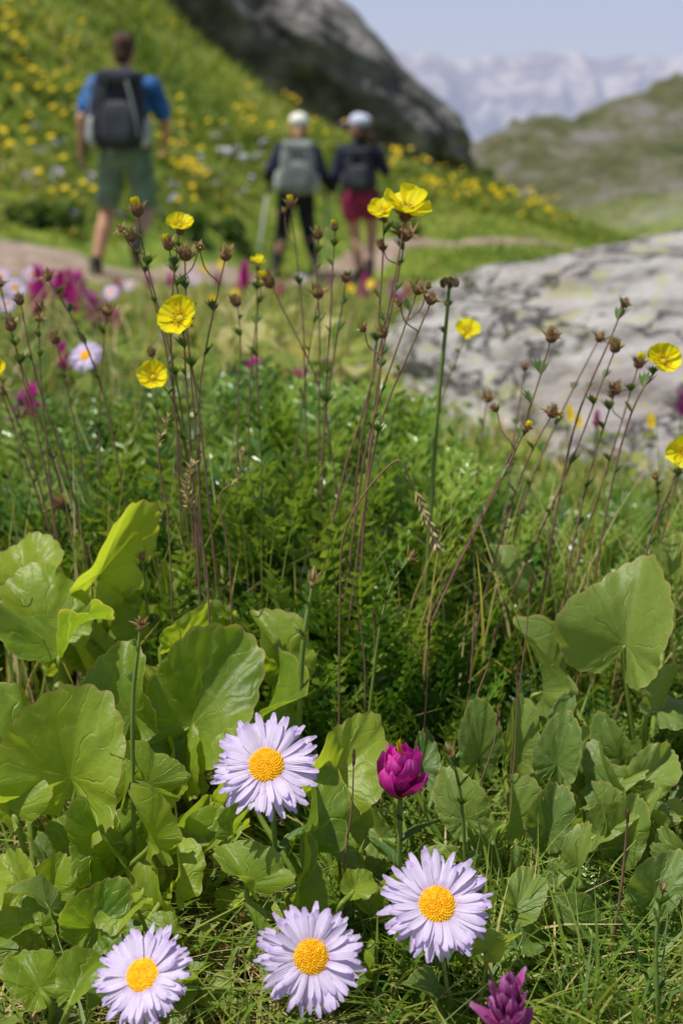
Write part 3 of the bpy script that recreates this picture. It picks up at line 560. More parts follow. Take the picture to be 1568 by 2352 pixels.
for gx,gy in cands:
    if gx>-.02 and gx<.12 and gy>.82: continue
    if gy>.90 and gx>0: continue
    e=top_empty("small_leafy_plant",(gx,gy,Hs(gx,gy)),"small low green plant with rounded leaves on soil","plant","small leafy plants")
    a0=random.uniform(0,6)
    for j in range(random.randint(4,6)):
        s_=random.uniform(.55,1.1)*(.85 if gx>.02 else 1); R=rz(a0+j*2.4+random.uniform(-.3,.3))@rx(random.uniform(-.25,.25))
        inst(random.choice(fm),"leaf",e,M4(R,e.location,s_))

# ------------------------------------------------------------------ flowers
def daisy_meshes(seed,r=.0245):
    r_=random.Random(seed); mb=MB(); dr=r*.34
    for layer,(n,l,tilt,zo) in enumerate([(34,1.0,-.04,-.0006),(34,.95,.08,.0),(28,.84,.18,.0006)]):
        for i in range(n):
            a=2*pi*(i+r_.uniform(-.35,.35))/n+layer*.13; L_=(r*l-dr*.7)*r_.uniform(.84,1.10); W=r*.122*r_.uniform(.85,1.25)
            V,F,uv=petal(L_,W,[.5,.8,.95,1,1,.9,.42],r_.uniform(-.5,.4),r_.uniform(-.20,.12),r_.uniform(0,.06),6,4,.03)
            V[:,0]+=r_.uniform(-.13,.13)*L_*(V[:,1]/L_)**2
            tw=r_.uniform(-.5,.5)*(V[:,1]/L_); V[:,2]+=np.sin(tw)*V[:,0]
            V=V@rx(tilt+r_.uniform(-.12,.12)).T+np.array([0,dr*.7,zo]); mb.add(V@rz(a).T,F,0,.5,uv)
    pet=mb.mesh("petals",[M_lilac])
    mb=MB(); V,F=ellip((0,0,-.0006),(dr,dr,dr*.42),24,10); mb.add(V,F,0,.25)
    oc=np.array([(1,0,0),(0,1,0),(-1,0,0),(0,-1,0),(0,0,1.3)]); of=np.array([(0,1,4),(1,2,4),(2,3,4),(3,0,4)])
    n=190
    for i in range(n):
        q=math.sqrt((i+.5)/n); a=i*2.39996; x_=q*dr*.99*math.cos(a); y_=q*dr*.99*math.sin(a); z_=dr*.42*math.sqrt(max(0,1-q*q*.96))-.0006
        s_=dr*.075*r_.uniform(.8,1.25); mb.add(oc*np.array([s_,s_,s_*1.3])@rz(a).T+np.array([x_,y_,z_-.0001]),of,0,min(1,max(0,.45+.35*q+r_.uniform(-.25,.25))))
    V,F=ellip((0,0,-.0030),(dr*.75,dr*.75,.0026),14,6); mb2=MB(); mb2.add(V,F,0,.4)
    for i in range(22):
        V,F,uv=petal(.0065,.0018,[.8,1,.7,.1],0,.1,nl=2,nw=2); a=i*2*pi/22; mb2.add((V@rx(.55).T+np.array([0,dr*.55,-.0042]))@rz(a).T,F,0,r_.uniform(.2,.8))
    return pet,mb.mesh("flower_disc",[M_disc]),mb2.mesh("calyx",[M_dleaf])
def daisy(px,py,Y,dia_px,nrm,seed,label,group="lilac daisies"):
    P=S(px,py,Y); r=dia_px/2/FPX*TT(py,Y); pet,dis,cal=daisy_meshes(seed)
    gx,gy=P[0]+random.uniform(-.015,.015),P[1]+.035; gz=Hs(gx,gy)
    e=top_empty("daisy",(gx,gy,gz),label,"flower",group); nrm=np.array(nrm,float); nrm/=np.linalg.norm(nrm)
    M=M4(frameZ(nrm,seed),P,r/.0245)
    inst(pet,"petals",e,M); inst(dis,"flower_disc",e,M); inst(cal,"calyx",e,M)
    mb=MB(); A=P-nrm*.004*(r/.0245); tube(mb,spline([A,A-nrm*.02+np.array([0,0,-.008]),np.array([(A[0]+gx)/2,gy+.004,(A[2]+gz)/2-.01]),np.array([gx,gy,gz-.005])],8),[.0014,.0016,.0018],0,8)
    for k in range(4):
        zf=.25+.17*k; q=np.array([A[0]*(zf)+gx*(1-zf),gy-.005,gz+(A[2]-gz)*zf]); V,F,uv=petal(.03,.006,[.6,1,.9,.6,.05],.6,-.25); mb.add((V@rx(.7).T)@rz(k*2.2+seed).T+q,F,1,.5)
    child(mb.obj("stem",[M_gstem,M_dleaf]),e); return e
daisy(612,1758,.69,256,(-.05,-.72,.70),1,"lilac daisy with orange disc facing up on hairy stem")
daisy(328,2240,.60,244,(-.30,-.60,.75),2,"slightly ragged lilac daisy low above green leaves")
daisy(714,2198,.61,256,(.10,-.76,.66),3,"round lilac daisy with yellow orange centre")
daisy(1003,2078,.64,266,(.04,-.68,.74),4,"full lilac daisy beside grass blades")
for i,(px,py,Y,d) in enumerate([(197,817,1.75,85),(35,662,3.0,60),(75,630,3.6,50),(255,672,3.4,46),(5,632,3.3,40),(445,640,4.2,36),(690,640,4.2,30),(905,668,4.0,30),(15,700,2.9,44),(300,655,3.9,34)]):
    daisy(px,py,Y,d,(random.uniform(-.3,.3),-.7,.7),10+i,"lilac daisy standing in the meadow")
def bract_head(seed,L_=.036,n=22,wide=.012,openn=.9,mat=None,st=4,cupv=.7,bul=.30,rag=0.,hf=.52):
    r_=random.Random(seed); mb=MB()
    for i in range(n):
        q=i/(n-1); a=i*2.39996+r_.uniform(-.2,.2)
        bl=L_*(.60-.12*q)*r_.uniform(.82,1.14)*(.48/hf if hf>.55 else 1); bw=wide*r_.uniform(.85,1.15)*(1-.3*q)
        V,F,uv=petal(bl,bw,[.45,.8,1,1.0,.92,.72,.30],cupv*r_.uniform(.5,1.2),rag*r_.uniform(-.35,.15),rag*r_.uniform(-.1,.12),9,6,.08)
        V[:,2]+= -1.0*bl*bul*np.sin(np.clip(V[:,1]/bl,0,1)*pi*.92)+rag*bw*.10*np.sin(V[:,0]/bw*14+i)*(V[:,1]/bl)
        tilt=pi/2-openn*(.62*(1-q)**.8+.02)+r_.uniform(-.08,.08)*(1+2*rag)
        V=V@rx(tilt).T
        V=V+np.array([0,L_*.05,0]); V=V@rz(a).T; V[:,2]+=L_*hf*q
        mb.add(V,F,0,.5,uv)
    for i in range(st):
        a=i*1.3; tube(mb,np.array([(0,0,L_*.5),(.002*math.cos(a),.002*math.sin(a),L_*.98)]),[.001,.0008],1,5,.3)
    return mb.mesh("bracts",[mat or M_mag,M_stamen])
def brush(px,py,Y,hpx,seed,label,n=22,wide=.012,group="magenta paintbrush flowers",me=None,lean=0,openn=.9,L0=.036):
    P=S(px,py,Y); s_=hpx/FPX*TT(py,Y)/L0; base_p=P-np.array([0,0,s_*L0*.5]); gx,gy=P[0]+lean,P[1]+.01; gz=Hs(gx,gy)
    e=top_empty("paintbrush_flower",(gx,gy,gz),label,"flower",group)
    me=me or bract_head(seed,L0,n,wide,openn)
    inst(me,"bracts",e,M4(rx(.06)@rz(seed),base_p,s_))
    mb=MB(); tube(mb,spline([base_p+np.array([0,0,.004]),base_p*.5+np.array([gx,gy,gz])*.5,np.array([gx,gy,gz-.005])],6),[.0015,.0018],0,7)
    for k in range(7):
        q=1-.12*k; p=base_p*q+np.array([gx,gy,gz])*(1-q); V,F,uv=petal(.026,.007,[.6,1,.8,.4,.05],.5,-.2); mb.add((V@rx(.85-.06*k).T)@rz(k*2.4).T*min(s_,1.6)+p,F,1,.05+.12*k)
    child(mb.obj("stem",[M_gstem,M_dleaf]),e)
brush(920,1765,.735,150,2,"open magenta paintbrush flower with cupped bracts",me=bract_head(2,.034,15,.0160,.66,st=2,cupv=.65,bul=.25,rag=.7),L0=.034)
brush(1165,2305,.56,190,5,"dusty pink paintbrush flower close above grass",me=bract_head(5,.036,30,.0075,.62,M_dusty,0,.5,.16,1.1,.6),L0=.036)
BH=[bract_head(20+k,.06,44,.0085,.60,[M_mag,M_mag,M_mag,M_dusty][k],0,.4,.10,1.2,.72) for k in range(4)]
bl=[(165,660,3.2,90),(90,650,3.3,96),(85,690,3.1,72),(215,705,3.0,78),(265,730,3.0,50),(562,628,4.2,66),(582,865,1.9,98),(745,862,2.0,88),(690,885,2.0,88),(145,815,2.0,70),(75,920,1.6,90),(35,970,1.5,84),(1100,660,5.6,40),(1080,664,5.5,34),(140,650,3.2,70),(185,652,3.3,70),(935,668,5.4,34),(860,660,5.8,32),(425,900,2.1,44),(1568,920,1.9,66),(1370,960,1.7,40),(755,645,6.6,28),(1130,672,5.8,26),(205,690,3.1,60),(735,910,1.95,78),(715,880,2.0,68),(595,890,1.95,64),(50,930,1.6,74),(170,690,3.1,60),(120,640,3.4,50),(240,715,3,54),(1010,660,5.6,30),(800,655,6.2,26),(900,672,5.2,32),(980,672,5.2,28),(840,675,5,28),(390,640,5,34),(500,640,5.2,32)]
for k in range(16): bl.append((random.choice([random.uniform(0,330),random.uniform(330,1100)]),random.uniform(640,690),random.uniform(3.8,5.6),random.uniform(26,44)))
for i,(px,py,Y,h) in enumerate(bl): brush(px,py,Y,h*1.15,i,"magenta paintbrush spike standing in the meadow",me=BH[i%4],L0=.066)
def yflower(seed,r=.0145):
    r_=random.Random(seed); mb=MB()
    for i in range(5):
        V,F,uv=petal(r*r_.uniform(.92,1.05),r*1.06,[.22,.5,.82,1.02,1.05,.9,.45],r_.uniform(.25,.6),r_.uniform(-.15,.25),.14,9,8,.14)
        V[:,2]+=r*.055*np.sin(V[:,0]/r*11+i*1.7)*(V[:,1]/r)**1.5
        V=V@rx(.42+r_.uniform(-.2,.15)).T+np.array([0,r*.08,i%2*.0006]); mb.add(V@rz(i*2*pi/5+r_.uniform(-.1,.1)).T,F,0,.5,uv)
    pet=mb.mesh("petals",[M_yellow]); mb=MB()
    V,F=ellip((0,0,.001),(r*.18,r*.18,r*.14),12,7); mb.add(V,F,0,.1)
    for i in range(34):
        a=i*2.4; q=.1+.32*(i/34)**.5; p=np.array([r*q*math.cos(a),r*q*math.sin(a),r*.16+r*r_.uniform(0,.1)])
        tube(mb,np.array([(p[0]*.6,p[1]*.6,.0005),p]),.00018,0,3,.4); V,F=ellip(p,(.00045,.00045,.0004),5,4); mb.add(V,F,0,r_.uniform(.3,.9))
    st=mb.mesh("stamens",[M_stamen])
    return pet,st
def seedhead(seed,r=.0062,opened=.5,yel=False):
    r_=random.Random(seed); mb=MB(); V,F=ellip((0,0,r*.45),(r*.62,r*.62,r*.6),12,8); mb.add(V,F,0,.35)
    for i in range(10):
        inner=i%2; L_=r*(1.45 if not inner else 1.1)*r_.uniform(.85,1.25)
        V,F,uv=petal(L_,r*.75,[.9,1,.75,.4,.04],.5,r_.uniform(-.45,.35),0,5,2); t=V[:,1]/L_
        V=V@rx(pi/2-opened*r_.uniform(.5,1.2)).T+np.array([0,r*.45,r*.2]); mb.add(V@rz(i*2*pi/10+r_.uniform(-.15,.15)).T,F,0,np.clip(.15+.35*t+r_.uniform(0,.4),0,1))
    for i in range(26):
        a=i*2.4; q=.5*(i/26)**.5; p=np.array([r*q*math.cos(a),r*q*math.sin(a),r*(1.35+r_.uniform(-.2,.3))]); tube(mb,np.array([(p[0]*.7,p[1]*.7,r*.8),p]),.00022,0,3,r_.uniform(.4,1))
    if yel:
        for i in range(5):
            V,F,uv=petal(r*1.3,r*1.0,[.3,.9,1,.5],.5,.2,.1,4,4); mb.add((V@rx(1.15).T+np.array([0,r*.1,r*.6]))@rz(i*1.257).T,F,1,.5,uv)
    return mb.mesh("seed_head",[M_seed,M_yellow])
YF=[yflower(k) for k in range(5)]
SH=[seedhead(k,opened=.4+.12*k) for k in range(6)]
SY=[seedhead(30+k,opened=.45,yel=True) for k in range(2)]
def dryhead(seed,r=.011):
    r_=random.Random(seed); mb=MB(); V,F=ellip((0,0,.001),(r*.22,r*.22,r*.25),10,6); mb.add(V,F,0,.5)
    for i in range(11):
        V,F,uv=petal(r*r_.uniform(.9,1.2),r*.30,[.6,1,.9,.6,.1],1.2,r_.uniform(-.1,.5),0,5,2); mb.add((V@rx(r_.uniform(.3,1.1)).T)@rz(i*2*pi/11).T,F,0,r_.uniform(.35,.9))
    return mb.mesh("seed_head",[M_seed])
DH=[dryhead(k) for k in range(3)]
def leaflets(mb,p,ang,s_,mat=1):
    for k in range(5):
        V,F,uv=petal(.012*s_,.0035*s_,[.4,1,.8,.1],.3,.1,nl=3,nw=2); mb.add((V@rx(.9-.1*abs(k-2)).T)@rz(ang+(k-2)*.45).T+p,F,mat,.3+.1*k)
def relax(Q,it):
    Q=Q.copy()
    for _ in range(it): Q[1:-1]=.5*Q[1:-1]+.25*(Q[:-2]+Q[2:])
    return Q
def avens(base_px,stalks,label,Y=.98,stem=None,rad=.00068,name="yellow_avens",cat="flower",group="yellow avens plants",spread=58):
    B=S(base_px[0],base_px[1],Y); gz=Hs(B[0],B[1]); e=top_empty(name,(B[0],B[1],gz),label,cat,group); ns=len(stalks)
    for si,(pts,kind,size,nrm) in enumerate(stalks):
        Yk=Y+random.uniform(-.05,.05); sh=((si/(ns-1)-.5)*2*spread*random.uniform(.6,1)*(1 if pts[0][0]>base_px[0] or si%2 else -1)+random.uniform(-12,12)) if ns>2 else 0
        P=[S(a+sh*(i/len(pts))**1.3,b,Yk) for i,(a,b) in enumerate(pts)]
        l=P[-1]; d=P[-1]-P[0]; gzz=Hs(l[0],l[1]); k_=min(1.0,(l[2]-gzz)/max(1e-3,-d[2]))
        g_=np.array([l[0]+d[0]*k_*.6,l[1]+.01,0]); g_[2]=Hs(g_[0],g_[1])-.01; P.append(g_)
        Q=relax(spline(P,8),70)
        mb=MB(); tube(mb,Q,[rad*.75,rad,rad*1.2,rad*1.3],0,6)
        for f in (.12,.2,.36,.48,.6):
            k=int(len(Q)*f)
            if kind!='none' and random.random()<.7: leaflets(mb,Q[k],random.uniform(0,6),random.uniform(.5,1.1))
        br=None
        if kind in('s','y','f') and len(pts)>4 and random.random()<.3:
            k=int(len(Q)*random.uniform(.10,.22)); sd=random.choice([-1,1]); tp=Q[k]+np.array([sd*random.uniform(.008,.016),random.uniform(-.01,.01),random.uniform(.014,.03)])
            tube(mb,spline([tp,Q[k]*.5+tp*.5+np.array([sd*.003,0,-.002]),Q[k]],4),[rad*.6,rad*.8],0,5); br=(tp,tp-Q[k])
        child(mb.obj("stem",[stem or M_stem,M_dleaf]),e)
        sz=size/FPX*TT(pts[0][1],Yk); d0=Q[0]-Q[2]; d0/=np.linalg.norm(d0)
        if br: inst(random.choice(SH),"seed_head",e,M4(frameZ(br[1]),br[0],random.uniform(.45,.7)))
        if kind=='f':
            pet,st=random.choice(YF); fr=M4(frameZ(nrm,random.uniform(0,6)),P[0]+np.array(nrm)/np.linalg.norm(nrm)*.002,sz/2/.0140)
            inst(pet,"petals",e,fr); inst(st,"stamens",e,fr); inst(random.choice(SH),"calyx",e,M4(frameZ(nrm),P[0]-np.array(nrm)/np.linalg.norm(nrm)*.005,sz/2/.0145*.8))
        elif kind in('s','y'): inst(random.choice(SH if kind=='s' else SY),"seed_head",e,M4(frameZ(d0+np.array([random.uniform(-.3,.3),0,.1]),random.uniform(0,6)),P[0]-d0*.002,sz/.0135))
        elif kind=='d': inst(random.choice(DH),"seed_head",e,M4(frameZ(d0),P[0],sz/.022))
        elif kind=='r':
            mb=MB()
            for i in range(60):
                u=1-1.6*(i+.5)/60; a=i*2.4; n_=np.array([math.sqrt(1-u*u)*math.cos(a),math.sqrt(1-u*u)*math.sin(a),u]); V,F=ellip(P[0]+n_*np.array([1,1,.6])*sz*.42,(sz*.07,sz*.07,sz*.09),6,5); mb.add(V,F,0,random.uniform(.1,.9))
            child(mb.obj("seed_head",[M_seed]),e)
    return e
U=(0,-.5,.87); CF=(.05,-.80,.6)
avens((440,1500),[([(318,488),(322,560),(350,680),(385,800),(410,950),(425,1150),(432,1400)],'y',52,U),
 ([(425,590),(428,700),(440,850),(462,1030),(470,1200),(495,1410)],'s',56,U),([(388,566),(400,640),(418,740),(436,850),(450,1000),(462,1100)],'y',44,U),
 ([(518,590),(495,700),(455,870),(452,960),(465,1100)],'s',50,U),([(300,548),(335,620),(365,720),(390,820),(412,960)],'s',44,U),
 ([(413,525),(402,610),(385,760),(395,860),(412,1000)],'f',72,(.1,-.6,.8)),([(418,738),(428,790),(430,880),(445,1000),(462,1150)],'f',114,(-.25,-.78,.55)),([(353,872),(390,892),(408,960),(420,1080),(428,1250)],'f',84,CF)],
 "tall avens with yellow flowers and brown seed heads",spread=30)
avens((775,1400),[([(930,492),(925,560),(905,680),(885,800),(860,930),(820,1060),(785,1180)],'f',128,(.05,-.45,.9)),([(880,496),(884,560),(876,660),(872,800),(850,950),(815,1080)],'f',76,(-.3,-.45,.8)),([(930,545),(922,600),(905,690),(885,800),(850,950)],'s',62,U),
 ([(958,668),(925,760),(890,860),(850,970),(815,1090)],'s',46,U),([(990,692),(950,780),(900,880),(855,980),(818,1100)],'s',44,U),([(878,768),(870,840),(855,930),(830,1020),(800,1130)],'s',42,U)],
 "avens topped by a wide open yellow flower",spread=45)
avens((700,1300),[([(622,652),(650,740),(690,830),(715,950),(705,1150)],'y',50,U),([(733,678),(715,800),(712,950),(708,1060),(705,1200)],'s',48,U),([(545,697),(555,800),(530,900),(520,1010)],'s',42,U),
 ([(667,472),(680,560),(697,680),(712,820),(712,980)],'y',36,U),([(733,542),(722,620),(728,700),(735,800),(720,950)],'s',38,U),([(770,523),(760,610),(755,700),(740,850),(722,1000)],'y',30,U),([(795,642),(772,760),(745,880),(720,1010),(708,1100)],'s',36,U),([(600,650),(575,780),(555,900),(545,1050)],'y',40,U),([(592,608),(600,720),(610,850),(640,990),(660,1100)],'f',40,(0,-.4,.9))],
 "avens clump with many slender seed heads",1.12,rad=.00060,spread=95)
avens((880,1680),[([(1264,778),(1235,890),(1200,985),(1130,1140),(1040,1310),(940,1500),(880,1620)],'s',50,U),([(1205,985),(1190,1020),(1150,1110),(1060,1280),(960,1465)],'y',34,U)],"long leaning avens stems with dry heads",.93)
avens((1080,1560),[([(1268,952),(1230,1010),(1185,1110),(1150,1235),(1110,1370),(1080,1500)],'s',46,U)],"leaning avens stem with one dry head",.99)
avens((1140,1560),[([(1412,802),(1375,900),(1330,1050),(1270,1190),(1200,1360),(1150,1480)],'s',46,U),([(1412,898),(1385,990),(1360,1060),(1330,1200),(1300,1360)],'s',44,U),([(1375,778),(1310,900),(1260,1000),(1210,1110),(1170,1220)],'s',38,U),([(1432,698),(1400,770),(1350,850),(1290,960),(1240,1090)],'s',34,U)],"leaning avens stems carrying brown seed heads",1.02)
avens((1320,1400),[([(1465,838),(1430,960),(1390,1090),(1340,1230),(1310,1330)],'y',44,U),([(1520,836),(1475,880),(1440,960),(1410,1080),(1380,1210)],'f',90,(.05,-.80,.6))],"avens with one yellow flower facing forward",1.0)
avens((1040,1200),[([(1073,763),(1055,830),(1035,900),(1020,970)],'f',64,(0,-.7,.7)),([(1118,918),(1105,1000),(1090,1080),(1080,1150)],'s',40,U),([(1205,845),(1180,940),(1150,1040),(1120,1130)],'s',26,U)],"small avens with pale yellow flower",1.25)
avens((985,1300),[([(1032,650),(1025,760),(1005,900),(995,1080),(985,1200)],'r',48,U)],"single green stemmed plant with round brown head",1.05,stem=M_gstem,rad=.0016,name="round_headed_plant",cat="plant",group=None)
avens((240,1300),[([(110,638),(150,710),(200,810),(235,960),(250,1150)],'s',38,U),([(245,718),(235,850),(237,1000),(248,1140)],'s',44,U),([(130,782),(160,900),(190,1010),(220,1130)],'s',42,U),([(350,812),(352,900),(350,1010),(345,1130)],'s',34,U)],"avens stems with rusty seed heads",1.05)
avens((110,1250),[([(48,692),(65,830),(100,960),(140,1080),(160,1180)],'s',38,U),([(25,752),(60,870),(90,970),(150,1130)],'s',48,U),([(0,652),(30,800),(75,930),(120,1060),(140,1150)],'s',36,U),([(-4,852),(20,930),(60,1010),(105,1120)],'f',54,CF),([(90,732),(95,850),(110,960),(135,1080)],'s',28,U),([(5,900),(40,1020),(75,1120),(110,1230)],'s',30,U),([(140,1160),(150,1190),(165,1230),(180,1270)],'s',46,U)],"dense avens clump with spent flowers",1.03)
avens((1490,1400),[([(1572,1040),(1550,1110),(1525,1190),(1490,1290)],'f',90,(-.1,-.9,.4)),([(1600,900),(1570,1050),(1540,1180),(1500,1300)],'s',40,U),([(1505,1095),(1500,1160),(1490,1230)],'s',24,U)],"avens with yellow flower leaning over grass",1.0)
def sedge(pts,Y,kind,size,stem,rad,label,name):
    avens(pts[-1],[(pts,kind,size,U)],label,Y,stem=stem,rad=rad,name=name,cat="plant",group=name.replace("_"," ")+"s")
sedge([(718,1345),(708,1400),(695,1470),(688,1540)],.86,'d',78,M_gstem,.0016,"green stalk with spent star shaped head","spent_flower_stalk")
sedge([(938,1288),(905,1320),(878,1390),(862,1500),(850,1620)],.84,'d',58,M_gstem,.0008,"curving stalk with nodding dry head","spent_flower_stalk")
sedge([(322,1445),(318,1500),(305,1580),(300,1650)],.78,'d',66,M_gstem,.0012,"green stalk with spent star shaped head","spent_flower_stalk")
sedge([(1038,1740),(1050,1790),(1070,1850)],.72,'d',70,M_gstem,.001,"short stalk with brown open seed capsule","spent_flower_stalk")
sedge([(328,1290),(335,1360),(345,1450)],.92,'d',48,M_gstem,.001,"green stalk with spent star shaped head","spent_flower_stalk")
sedge([(1520,2050),(1505,2120),(1500,2230),(1520,2340)],.66,'d',46,M_gstem,.001,"green stalk with small withered head","spent_flower_stalk")
def spike(pts,Y,label="thin brown sedge stem with slender spikelets",pk=(0.0,.25),n=7,w_=.0022,l_=.007,tint=.3,rad=.0006,spread=.25,name="sedge_stem"):
    P=[S(a,b,Y) for a,b in pts]; l=P[-1]; P.append(np.array([l[0],l[1],Hs(l[0],l[1])-.01])); Q=spline(P,8); e=top_empty(name,P[-1],label,"grass","sedge and grass stems")
    mb=MB(); tube(mb,Q,[rad*.6,rad,rad*1.2],0,5); child(mb.obj("stem",[M_stem]),e); mb=MB()
    for i in range(n):
        f=pk[0]+(pk[1]-pk[0])*i/max(1,n-1); k=int(f*(len(Q)-1)); d=Q[max(k-1,0)]-Q[k+1]; d/=np.linalg.norm(d); r_=frameZ(d,random.uniform(0,6.28))
        for j in range(3 if spread<.5 else 2):
            V,F,uv=petal(l_,w_,[.5,1,.7,.05],.8,.1,nl=4,nw=2); mb.add(((V@rx(pi/2-spread*random.uniform(.4,1.3)).T)@rz(j*2.1+i).T)@r_.T+Q[k],F,0,tint+random.uniform(-.2,.25))
    child(mb.obj("spikelets",[M_seed]),e)
spike([(1090,1385),(1087,1450),(1080,1560),(1062,1700),(1050,1800)],.85,n=4,pk=(0,.06))
spike([(1217,1348),(1208,1450),(1195,1560),(1175,1720)],.86,n=4,pk=(0,.06))
spike([(985,1450),(982,1540),(975,1650),(965,1780)],.84,n=4,pk=(0,.08))
spike([(1133,1465),(1120,1530),(1095,1600),(1075,1720)],.83,n=4,pk=(0,.08))
spike([(1187,1550),(1185,1650),(1180,1750),(1170,1860)],.80,n=3,pk=(0,.06))
spike([(812,1745),(808,1850),(795,1950),(790,2050)],.72,n=3,pk=(0,.05))
spike([(858,1420),(860,1500),(850,1620),(845,1720)],.88,n=3,pk=(0,.05))
spike([(1145,1640),(1130,1720),(1090,1830),(1060,1920)],.78,n=4,pk=(0,.1))
spike([(800,1300),(820,1390),(835,1500),(838,1600)],.9,n=3,pk=(0,.05))
spike([(440,1075),(432,1130),(450,1200),(470,1280),(480,1400)],.88,n=34,pk=(0,.36),w_=.0030,l_=.008,tint=.9,spread=.8,name="grass_panicle",label="pinkish grass panicle on thin stem")
spike([(1000,1245),(975,1180),(945,1110),(905,1060),(800,1200),(780,1400)],.88,n=38,pk=(0,.3),w_=.0028,l_=.009,tint=.85,spread=.6,name="grass_panicle",label="nodding pinkish grass panicle")
spike([(555,1040),(545,1100),(505,1140),(520,1240),(530,1350)],.91,n=14,pk=(0,.3),w_=.0022,l_=.006,tint=.85,spread=.9,name="grass_panicle",label="pinkish grass panicle on thin stem")
spike([(385,960),(365,1020),(370,1100),(390,1250)],.93,n=10,pk=(0,.3),w_=.0022,l_=.006,tint=.85,spread=.9,name="grass_panicle",label="pinkish grass panicle on thin stem")
spike([(1440,1880),(1432,1980),(1420,2080),(1400,2200)],.70,n=3,pk=(0,.05),rad=.001)

M_ywild=nmat("slope_flower_yellow",[(0.3,(0.85,0.56,0.0)),(0.7,(0.92,0.72,0.01))],30,0.6,trans=.3)
M_brn=nmat("slope_flower_centre",[(0.3,(0.50,0.24,0.01)),(0.7,(0.65,0.38,0.02))],30,0.8)
M_pur=nmat("slope_flower_violet",[(0.3,(0.42,0.38,0.65)),(0.7,(0.6,0.55,0.8))],30,0.7,trans=.3)
def wild(seed,heads,hr,hh,mat):
    r_=random.Random(seed); mb=MB()
    for k in range(heads):
        a=r_.uniform(0,6.28); q=r_.uniform(0,hr*4.0); z=hh*r_.uniform(.75,1.1); p=np.array([q*math.cos(a),q*math.sin(a),z]); tube(mb,spline([np.zeros(3),p*np.array([.6,.6,.5]),p],3),.003,2,4,.4)
        R=frameZ((r_.uniform(-.4,.4),-.5,.85))
        for i in range(11):
            V,F,uv=petal(hr,hr*.5,[.5,1,.9,.3],.1,.0,nl=2,nw=2); mb.add(((V@rx(.15).T)@rz(i*2*pi/11).T)@R.T+p,F,0,.5)
        V,F=ellip((0,0,0),(hr*.26,hr*.26,hr*.15),8,5); mb.add(V@R.T+p,F,1,.5)
    for k in range(9):
        V,F,uv=petal(hh*.5,hh*.12,[.4,1,.8,.1],.3,-.3,nl=3,nw=2); mb.add((V@rx(1.0).T)@rz(k*.7).T+np.array([0,0,hh*.1*(k%3)]),F,2,.3+.08*k)
    return mb.mesh("wildflower",[mat,M_brn,M_hillveg])
WY=[wild(k,[1,2,2,1,1][k],.036,.26,M_ywild) for k in range(5)]; WP=[wild(20+k,4,.022,.22,M_pur) for k in range(2)]
cl=[(110,225,10,75,28),(60,210,5,70,30),(930,378,20,42,10),(1060,455,18,55,12),(990,440,10,40,12),(1170,475,12,55,10),(1260,490,9,45,9),(440,415,8,32,12),(400,375,3,30,15),(590,300,6,50,12),(640,305,4,50,12),(410,300,4,40,18),(90,100,7,90,45),(140,100,2,40,20),(25,155,4,50,40),(120,470,3,50,16),(160,485,2,30,10),(60,390,4,70,30),(130,300,4,80,40),(760,310,4,40,12),(700,320,3,30,16),(850,410,2,30,14),(470,330,4,60,40),(350,45,1,30,20),(290,300,3,90,50),(520,240,3,60,40),(620,240,3,50,20),(40,60,4,60,40),(60,270,4,70,40),(1100,430,7,60,14),(1040,400,5,40,12),(470,500,3,70,24),(1240,520,3,60,10)]
cnt=0
for cx_,cy_,n,sx_,sy_ in cl:
    for k in range(n):
        h=hit(cx_+random.gauss(0,sx_),cy_+14+random.gauss(0,sy_*.8),11.6,24)
        if not h or pathd([h[0]],[h[1]])[0]<.5: continue
        o=bpy.data.objects.new("yellow_wildflower",random.choice(WY)); col.objects.link(o); o.location=h; o.rotation_euler=(0,0,random.uniform(-.6,.6)); s_=random.uniform(.65,1.2); o.scale=(s_,)*3
        o["label"]="yellow wildflower growing on the green slope"; o["category"]="flower"; o["group"]="yellow wildflowers on the slope"; cnt+=1
for k in range(40):
    h=hit(random.uniform(0,900),random.uniform(330,560),11.6,24)
    if not h or pathd([h[0]],[h[1]])[0]<.8: continue
    o=bpy.data.objects.new("violet_wildflower",random.choice(WP)); col.objects.link(o); o.location=h; o.rotation_euler=(0,0,random.uniform(0,6))
    o["label"]="pale violet wildflower growing on the slope"; o["category"]="flower"; o["group"]="violet wildflowers on the slope"
for (px,py,Y,s_) in [(825,672,4.6,.45),(510,708,3.0,.3),(485,628,5,.4),(1310,945,1.75,.18),(1498,962,1.75,.18),(1330,960,1.8,.16)]:
    p=S(px,py,Y); gz=Hs(p[0],Y); sc=(p[2]-gz)/.24; o=bpy.data.objects.new("yellow_wildflower",WY[3] if s_<.3 else WY[1]); col.objects.link(o); o.location=(p[0],Y,gz); o.scale=(s_,s_,max(.2,sc))
    o["label"]="yellow wildflower standing in meadow grass"; o["category"]="flower"; o["group"]="yellow wildflowers in the meadow"
M_shrub=tmat("shrub_leaves",[(0,(0.02,0.06,0.012)),(0.5,(0.06,0.13,0.018)),(1,(0.16,0.23,0.04))],0.6,0.3)
